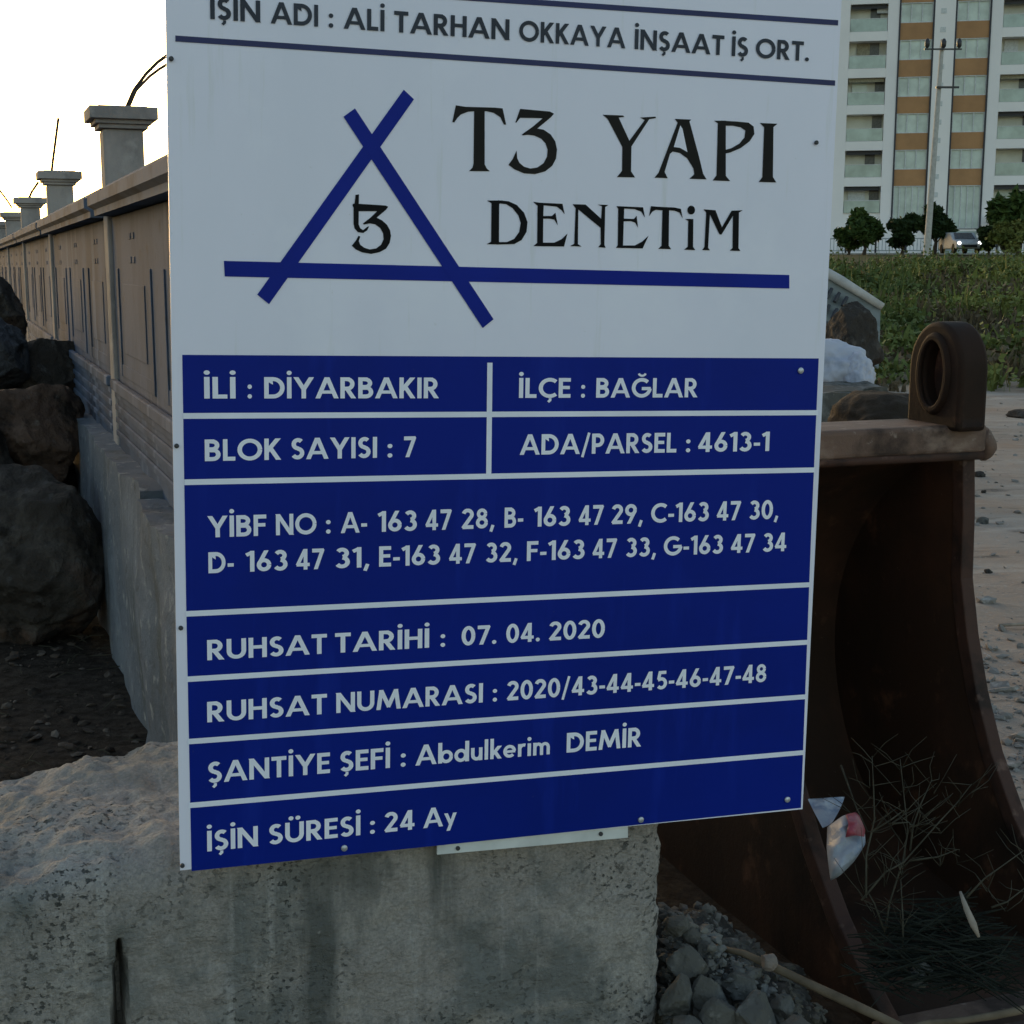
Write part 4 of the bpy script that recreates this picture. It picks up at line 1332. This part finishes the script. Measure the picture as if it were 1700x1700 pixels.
# hanger ears with pin holes
def ear(wc, name='hanger_ear'):
    th = .085
    fc_, zc_ = -.045, 1.395
    o_ = []; i_ = []
    n = 40
    for q in range(n):
        a = 2 * pi * q / n
        # outer: rounded top, straight skirt down to the beam
        x = .108 * cos(a); z = .118 * sin(a)
        if sin(a) < 0:
            x = .108 * (1 if cos(a) > 0 else -1) * min(1, abs(cos(a)) * 1.35 + .25) + .0
            z = -.15 * min(1, abs(sin(a)) * 1.3)
        o_.append((fc_ + x, zc_ + z))
        i_.append((fc_ + .046 * cos(a), zc_ - .012 + .080 * sin(a)))
    m = MB()
    vs = []
    for w_ in (wc - th / 2, wc + th / 2):
        vs += [(w_, p[0], p[1]) for p in o_] + [(w_, p[0], p[1]) for p in i_]
    fs = []
    for q in range(n):
        r = (q + 1) % n
        fs.append((q, r, n + r, n + q))
        fs.append((2 * n + q, 2 * n + r, 3 * n + r, 3 * n + q))
        fs.append((q, r, 2 * n + r, 2 * n + q))
        fs.append((n + q, n + r, 3 * n + r, 3 * n + q))
    m.add(vs, fs)
    e = bevel(m.build(name, M_rustd, bucket, smooth=True, angle=40), .014, 3)
    # boss ring welded round the hole
    ring = MB(); vs = []; fs = []
    for q in range(28):
        a = 2 * pi * q / 28
        for rr, w_ in ((.048, wc - th / 2 - .010), (.064, wc - th / 2 - .010), (.072, wc - th / 2 + .002), (.048, wc - th / 2 + .002)):
            vs.append((w_, fc_ + rr * cos(a), zc_ - .012 + (rr + .034) * sin(a)))
    for q in range(28):
        r = (q + 1) % 28
        for t in range(4):
            u = (t + 1) % 4
            fs.append((q * 4 + t, q * 4 + u, r * 4 + u, r * 4 + t))
    bevel(ring.add(vs, fs).build('boss_ring', M_rustd, e, smooth=True, angle=40), .004, 2)
    pl = [(fc_ + .0462 * cos(2 * pi * q / 24), zc_ - .012 + .0802 * sin(2 * pi * q / 24)) for q in range(24)]
    MB().prism(pl, lambda p: (wc - .006, p[0], p[1]), lambda p: (wc + .02, p[0], p[1])).build('bushing', M_rustedge, e)
    return e
ear(-.06)
ear(-BWID - .0)
# lump of weld and a stub at the outer end of the beam
wl_ = rock_mesh(.035, .05, .05, 61, 3, .3)
o = wl_.build('end_lug', M_rustl, bucket, smooth=True, angle=50, fix=False); o.location = (.03, -.02, 1.205)

# ------------------------------------------------------------------ things lying in and around the bucket
def at_bucket(w_, f_, z_): return UM @ Vector((w_, f_, z_))
# crumpled printed packaging
M_pack = mat_layers('printed_packaging', (.34, .37, .42), [
    ((.22, .27, .36), 9, .48, .60, None, 4), ((.45, .47, .50), 14, .55, .68, None, 5)], rough=.45, spec=.3, bumps=((22, .5, .008, None),))
M_packred = mat_layers('red_print', (.30, .05, .07), [((.38, .16, .18), 16, .5, .66, None, 5)], rough=.45, spec=.3)
dpk = 3.28
pk = lambda a, b, d=dpk: P(a, b, d)
pack = thing('packaging_bag', 'crumpled white printed bag with a red patch lying inside the rusty bucket', 'bag', tuple(pk(1390, 1400)))
PI_ = Matrix.Translation(-pk(1390, 1400))
def sheet(cols, name, mat, thick=.012, dz=.0, seed=1):
    """cols: grid of photo points with depth; makes a thickened crumpled sheet"""
    nr = len(cols); nc = len(cols[0])
    sub = 6
    pts = [[Vector(pk(*c)) for c in r] for r in cols]
    vs = []; R_ = (nr - 1) * sub + 1; C_ = (nc - 1) * sub + 1
    for i in range(R_):
        for j in range(C_):
            a, ti = min(i // sub, nr - 2), (i - min(i // sub, nr - 2) * sub) / sub
            b, tj = min(j // sub, nc - 2), (j - min(j // sub, nc - 2) * sub) / sub
            p = pts[a][b].lerp(pts[a][b + 1], tj).lerp(pts[a + 1][b].lerp(pts[a + 1][b + 1], tj), ti)
            q = noise.fractal(p * 24 + Vector((seed, 0, 0)), 1, 2, 4) * .045
            p = p + ray(1390, 1400).normalized() * q
            vs.append(PI_ @ p)
    nrm = ray(1390, 1400).normalized() * thick
    m = MB()
    V = vs + [v + nrm for v in vs]; n = len(vs); fs = []
    for i in range(R_ - 1):
        for j in range(C_ - 1):
            a = i * C_ + j
            fs.append((a, a + 1, a + C_ + 1, a + C_)); fs.append((n + a, n + a + C_, n + a + C_ + 1, n + a + 1))
    for i in range(R_ - 1):
        for j in (0, C_ - 1):
            a = i * C_ + j; fs.append((a, a + C_, n + a + C_, n + a))
    for j in range(C_ - 1):
        for i in (0, R_ - 1):
            a = i * C_ + j; fs.append((a, a + 1, n + a + 1, n + a))
    m.add(V, fs)
    o = m.build(name, mat, pack, smooth=True, angle=60)
    bm = bmesh.new(); bm.from_mesh(o.data)
    for _ in range(3):
        bmesh.ops.smooth_vert(bm, verts=bm.verts, factor=.5, use_axis_x=True, use_axis_y=True, use_axis_z=True)
    bm.to_mesh(o.data); bm.free()
    return o
sheet([[(1338, 1325, 3.40), (1372, 1323, 3.40), (1405, 1321, 3.38)], [(1352, 1352, 3.30), (1378, 1350, 3.32), (1396, 1342, 3.34)], [(1366, 1376, 3.22), (1374, 1372, 3.24), (1382, 1366, 3.26)]], 'flap', M_pack, .01, seed=2)
sheet([[(1372, 1372, 3.24), (1398, 1352, 3.20), (1420, 1346, 3.20)], [(1370, 1408, 3.16), (1405, 1390, 3.12), (1438, 1378, 3.14)], [(1374, 1440, 3.12), (1404, 1420, 3.09), (1440, 1400, 3.12)], [(1378, 1464, 3.12), (1394, 1456, 3.11), (1416, 1434, 3.12)]], 'side', M_pack, .07, seed=5)
sheet([[(1402, 1352, 3.188), (1420, 1347, 3.19), (1426, 1352, 3.19)], [(1408, 1368, 3.12), (1424, 1364, 3.12), (1438, 1378, 3.128)], [(1402, 1392, 3.098), (1420, 1388, 3.10), (1436, 1390, 3.11)]], 'red_patch', M_packred, .006, seed=5)

# dry weed stems growing in the bucket
def stems(name, label, base_px, d, seed, lines, mat=M_twig, r0=.0026, cat='dry plant'):
    b = P(*base_px, d)
    t = thing(name, label, cat, tuple(b))
    r = random.Random(seed)
    m = MB()
    for ln in lines:
        pts = []
        for i, (a, c, dd) in enumerate(ln):
            pts.append(P(a, c, dd) - b + Vector((r.gauss(0, .003), r.gauss(0, .003), 0)))
        k = len(pts)
        m.tube(pts, [r0 * (1 - .6 * i / (k - 1)) for i in range(k)], 5)
    for ln in lines:
        for (a, c, dd) in ln[1:]:
            for _ in range(4):
                a2 = a + r.uniform(-60, 60); c2 = c - r.uniform(0, 48)
                p0 = P(a + r.uniform(-3, 3), c + r.uniform(0, 25), dd) - b; p1 = P(a2, c2, dd + r.uniform(-.06, .08)) - b
                pm = p0.lerp(p1, .5) + Vector((r.gauss(0, .006), 0, r.gauss(0, .006)))
                m.tube([p0, pm, p1], [r0 * .4, r0 * .3, r0 * .18], 4)
    m.build('stems', mat, t, smooth=True)
    return t
stems('dry_weed', 'tall dry weed with forked bare stems in front of the dark inside of the bucket', (1460, 1610), 3.05, 4, [
    [(1462, 1600, 3.05), (1478, 1500, 3.08), (1497, 1430, 3.1), (1503, 1380, 3.12), (1498, 1300, 3.15), (1496, 1260, 3.16)],
    [(1430, 1495, 3.05), (1470, 1450, 3.06), (1497, 1430, 3.08), (1560, 1362, 3.12), (1590, 1335, 3.14), (1612, 1300, 3.16)],
    [(1510, 1412, 3.1), (1518, 1370, 3.11), (1530, 1335, 3.12), (1548, 1295, 3.14)],
    [(1433, 1490, 3.05), (1440, 1420, 3.08), (1449, 1360, 3.1), (1446, 1300, 3.13), (1450, 1255, 3.15)],
    [(1449, 1380, 3.08), (1478, 1362, 3.08), (1500, 1345, 3.09)], [(1478, 1368, 3.08), (1510, 1366, 3.08)],
    [(1470, 1545, 3.05), (1450, 1500, 3.05), (1436, 1470, 3.06)], [(1512, 1428, 3.1), (1560, 1424, 3.14), (1590, 1412, 3.16)],
    [(1395, 1270, 3.3), (1420, 1340, 3.25), (1440, 1380, 3.2)],
    [(1500, 1600, 3.02), (1498, 1520, 3.03), (1492, 1460, 3.05)], [(1640, 1505, 3.0), (1670, 1495, 3.0), (1705, 1470, 3.0)],
    [(1600, 1490, 3.0), (1640, 1460, 3.0), (1700, 1412, 3.02)]])
def brush():
    r = random.Random(31)
    b = P(1540, 1580, 3.0)
    t = thing('brushwood_heap', 'heap of thin dark brushwood twigs lying in the bottom of the bucket', 'brushwood', tuple(b))
    m = MB()
    for _ in range(420):
        px = r.uniform(1455, 1665); py = r.uniform(1490, 1640)
        if py < 1490 + abs(px - 1560) * .7: continue
        d = 3.16 - (py - 1480) / 160 * .22 + r.gauss(0, .02)
        p = P(px, py, d) - b
        a = r.gauss(.1, .35); L = r.uniform(.03, .10)
        dr = Vector((cos(a), r.gauss(0, .4), sin(a) * .8 - .1)) * L
        m.tube([p - dr, p + Vector((0, 0, r.gauss(0, .006))), p + dr], [.0012, .0019, .0010], 4)
    m.build('twigs', M_brush, t)
brush()
tw = MB().tube([P(1594, 1480, 3.0), P(1605, 1510, 2.98), P(1616, 1535, 2.96), P(1625, 1556, 2.95)], [.003, .007, .008, .003], 6).build('wood_splinter', M_palewood, smooth=True)
tag(tw, 'pale splinter of wood sticking up from the brushwood in the bucket', 'wood')
# long stick lying in front of the bucket, and a second one crossing its end
pts = [P(1180, 1570, 3.06), P(1235, 1583, 3.02), P(1285, 1606, 2.98), P(1340, 1632, 2.94), P(1400, 1660, 2.89), P(1460, 1688, 2.84), P(1510, 1712, 2.80)]
o = MB().tube(pts, [.005, .007, .009, .009, .010, .009, .008], 8).build('stick', M_stick, smooth=True)
tag(o, 'long bent stick leaning over the rubble in front of the rusty bucket', 'stick')
pts = [P(1478, 1716, 2.80), P(1540, 1699, 2.84), P(1600, 1694, 2.86), P(1650, 1686, 2.88), P(1740, 1668, 2.92)]
o = MB().tube(pts, [.006, .007, .007, .008, .008], 8).build('stick', M_stick, smooth=True)
tag(o, 'straight yellowish stick lying across the bucket mouth at the lower right corner', 'stick')

# rubble between the block and the bucket
def chunk(px, py, wpx, hpx, d, seed, label=None, mat=M_rubble, cat='rubble', name='concrete_chunk', group='broken concrete rubble beside the block', facets=16):
    c = P(px, py, d); k = d / F
    m = rock_mesh(wpx * k * .54, wpx * k * .48, hpx * k * .58, seed, 4, .20, facets)
    o = m.build(name, mat, smooth=True, angle=16, fix=False)
    o.location = c; o.rotation_euler = (rnd.gauss(0, .3), rnd.gauss(0, .3), seed)
    return tag(o, label, cat, group)
CH = [(1125, 1535, 46, 34, 3.02, 'small rounded rubble piece at the top of the heap against the concrete block'),
      (1150, 1552, 40, 30, 3.04, 'small rubble piece just below the topmost one of the heap'),
      (1140, 1600, 78, 56, 2.96, 'grey rubble chunk against the block, third from the top of the heap'),
      (1172, 1585, 46, 40, 3.02, 'dark rubble chunk beside the end of the long stick'),
      (1226, 1634, 66, 40, 2.95, 'flat pale slab of rubble under the long stick'),
      (1125, 1655, 60, 70, 2.88, 'upright grey rubble chunk against the lower part of the block'),
      (1172, 1650, 60, 62, 2.90, 'pitted rubble chunk in the middle of the heap, left of the flat slab'),
      (1195, 1690, 70, 60, 2.84, 'light edged rubble chunk at the bottom frame edge, left of the largest'),
      (1255, 1690, 96, 74, 2.84, 'largest rubble chunk, at the bottom below the flat slab'),
      (1140, 1715, 70, 60, 2.80, 'rubble chunk cut by the bottom frame edge next to the block'),
      (1322, 1712, 70, 36, 2.80, 'pale chunk at the bottom frame edge, right end of the rubble'),
      (1300, 1668, 46, 40, 2.90, 'dark rubble chunk right of the flat slab below the stick')]
for i, (a, b, w_, h_, d, lb) in enumerate(CH):
    chunk(a, b, w_, h_, d, 40 + i, lb)
# hidden core of the heap so that nothing hovers
hp = rock_mesh(.32, .40, .30, 77, 6, .45, 3).build('rubble_heap', M_rubdark, smooth=True, angle=45, fix=False)
hp.location = P(1150, 1650, 3.06) + Vector((0, .10, -.25)); hp['kind'] = 'stuff'; hp['label'] = 'fine crushed rubble under the larger broken chunks'
def heap_bits():
    r = random.Random(66); m = MB()
    for _ in range(800):
        px = r.uniform(1100, 1330); py = r.uniform(1515, 1705)
        if py < 1515 + max(0, px - 1130) * .75: continue
        d = 3.07 - (py - 1515) / 190 * .20 + r.gauss(0, .02)
        c = P(px, py, d + .02); s = .004 + .016 * r.random() ** 2.5
        shard(m, c, s, r, .75)
    return m
def heap_cover():
    r = random.Random(67); m = MB()
    vs = hp.data.vertices
    k = 0
    while k < 3600:
        v = vs[r.randrange(len(vs))]
        if v.normal.z < -.1 or v.normal.y > .5: continue
        k += 1
        c = v.co + hp.location; s = .003 + .016 * r.random() ** 3
        shard(m, c, s, r, .75)
    return m
hb = heap_bits(); hc_ = heap_cover(); hb.add(hc_.v, hc_.f)
o = hb.build('rubble_fines', M_rubble); o['kind'] = 'stuff'
o = chunk(1276, 1596, 30, 26, 2.965, 71, 'small round pinkish stone resting on the long stick', M_dirtlump, 'stone', 'stone', None, 3)
o = chunk(1525, 1620, 50, 30, 2.98, 73, 'grey stone lying on the floor of the bucket in front of the brushwood', M_rubble, 'stone', 'stone', None)

# ------------------------------------------------------------------ behind the bucket
def cloth_bag(px, py, wpx, hpx, d, seed, mat, label):
    c = P(px, py, d); k = d / F
    bm = bmesh.new(); bmesh.ops.create_icosphere(bm, subdivisions=5, radius=1)
    for v in bm.verts:
        q = v.co.copy()
        n1 = noise.fractal(q * 1.2 + Vector((seed, 0, 0)), 1, 2, 3)
        rg = 1 - abs(noise.noise(q * 3.1 + Vector((0, seed, 0)))) * 2
        n2 = rg * .10 + noise.fractal(q * 7 + Vector((0, 0, seed)), 1, 2, 3) * .035
        s = 1 + .22 * n1 + n2
        z = q.z * s
        if z < -.45: z = -.45 + (z + .45) * .15
        v.co = Vector((q.x * s * wpx * k * .5, q.y * s * wpx * k * .4, z * hpx * k * .62))
    m = MB(); bm.verts.index_update()
    m.v = [tuple(v.co) for v in bm.verts]; m.f = [tuple(v.index for v in f.verts) for f in bm.faces]; bm.free()
    o = m.build('sack', mat, smooth=True, fix=False); o.location = c; o.rotation_euler = (0, 0, seed)
    return tag(o, label, 'sack', 'white sacks by the sign edge')
M_sack = mat_layers('white_sack', (.48, .48, .54), [((.36, .37, .43), 5, .5, .64, None, 5)], rough=.55, spec=.3, bumps=((12, .4, .02, None),))
cloth_bag(1374, 614, 116, 76, 13.2, 3, M_sack, 'larger crumpled white sack half hidden by the right edge of the sign')
cloth_bag(1424, 626, 64, 60, 13.0, 8, M_sack, 'smaller white sack at the right of the larger one')
sl = MB()
r_ = noisy_slab(-.32, .26, -.3, .3, -.05, .05, .06, .02, 12.0)
o = r_.build('stone_slab', M_rubble, smooth=True, angle=40); o.location = P(1402, 650, 12.6); o.rotation_euler = (.03, -.05, .2)
tag(o, 'flat grey slab under the white sacks', 'slab')
o = noisy_slab(-.32, .24, -.3, .3, -.14, .10, .06, .03, 15.0).build('stone_slab', M_rubble, smooth=True, angle=40)
o.location = P(1388, 668, 12.5); o.rotation_euler = (.0, -.02, .1)
tag(o, 'thicker grey slab below the flat one, on the ground by the sign edge', 'slab')
m = rock_mesh(.42, .5, .26, 91, 5, .25, 3)
o = m.build('soil_heap', mat_layers('dark_soil', (.035, .026, .019), [((.06, .045, .034), 5, .48, .66, None, 8)], bumps=((20, .6, .03, None),)), smooth=True, fix=False)
o.location = P(1475, 695, 10.5) - Vector((0, 0, .06)); tag(o, 'low heap of dark soil behind the top beam of the bucket', 'soil heap')
boulder(1408, 568, 108, 112, 15.5, M_rock, 33, 'dark boulder at the right edge of the sign, behind the white sacks', None, .9)
# pale slotted panel leaning behind the boulder
def slotted():
    b = P(1400, 490, 17.4)
    t = thing('slotted_panel', 'pale slanting panel with rows of dark slots behind the dark boulder', 'panel', tuple(b))
    A = P(1330, 428, 17.7) - b; B_ = P(1462, 508, 17.3) - b; D = P(1322, 560, 17.2) - b
    u = B_ - A; v = D - A; n = u.cross(v).normalized()
    if n.y > 0: n = -n
    E_ = P(1440, 585, 17.1) - b
    mp = mat_layers('grey_plastic', (.22, .235, .22), [((.13, .14, .13), 3, .48, .64, None, 6)], rough=.6, spec=.3, bumps=((6, .5, .03, None),))
    def pt(s, q, h): return A + u * s + v * q * (1 - .25 * s) + n * h
    m = MB(); vs = []; fs = []
    K = 14
    for side in (0, -.03):
        for i in range(K + 1):
            for j2 in range(K + 1):
                s, q = i / K, j2 / K
                vs.append(pt(s, q, side + .03 * noise.noise(Vector((s * 3, q * 3, 1)))))
    M_ = (K + 1) ** 2
    for i in range(K):
        for j2 in range(K):
            a = i * (K + 1) + j2
            fs.append((a, a + 1, a + K + 2, a + K + 1)); fs.append((M_ + a, M_ + a + K + 1, M_ + a + K + 2, M_ + a + 1))
    m.add(vs, fs).build('panel', mp, t, smooth=True)
    MB().tube([pt(0, .02, .03), pt(.5, .02, .05), pt(1.02, .02, .03)], [.055, .06, .045], 8).build('top_bar', M_pole, t, smooth=True)
    for row_ in range(3):
        for k in range(4):
            s = .30 + .095 * k - .02 * row_; q = .20 + .24 * row_
            a = pt(s, q, .045); c = pt(s - .055, q + .16, .045)
            MB().tube([a, a.lerp(c, .5), c], [.022, .03, .022], 6).build('slot', M_insul, t)
slotted()
def debris(px, py, wpx, hpx, seed, label, mat=M_rock, cat='stone'):
    c = G(px, py, 0.0); d = (c - CAM).dot(FWD); k = d / F
    m = rock_mesh(wpx * k * .55, wpx * k * .5, hpx * k * .8, seed, 3, .3, 8)
    o = m.build('stone', mat, smooth=True, angle=40, fix=False); o.location = (c.x, c.y, gh(c.x, c.y) + hpx * k * .25)
    tag(o, label, cat)
debris(1695, 692, 44, 16, 101, 'dark flat stone at the right edge at the far end of the bare ground')
debris(1625, 793, 20, 8, 102, 'small black stone on the bare ground just right of the bucket top')
debris(1633, 816, 9, 6, 103, 'tiny dark stone just below the small black one')
debris(1632, 868, 22, 10, 104, 'small whitish litter stone on the bare ground', M_rubble)
debris(1640, 950, 14, 7, 105, 'small brown stone on the reddish ground beside the bucket')
o = MB().tube([G(1658, 1038, .02), G(1680, 1037, .02), G(1702, 1036, .02)], .008, 6).build('stick', M_palewood, smooth=True)
tag(o, 'short pale stick on the ground at the right edge', 'stick')
def grit():
    r = random.Random(55); m = MB()
    for _ in range(260):
        px = r.uniform(1610, 1740); py = r.uniform(1040, 1330)
        c = G(px, py, 0); s = .006 + .03 * r.random() ** 3
        shard(m, Vector((c.x, c.y, gh(c.x, c.y) + s * .15)), s, r, .55)
    return m
o = grit().build('gravel', M_gravel); o['kind'] = 'stuff'
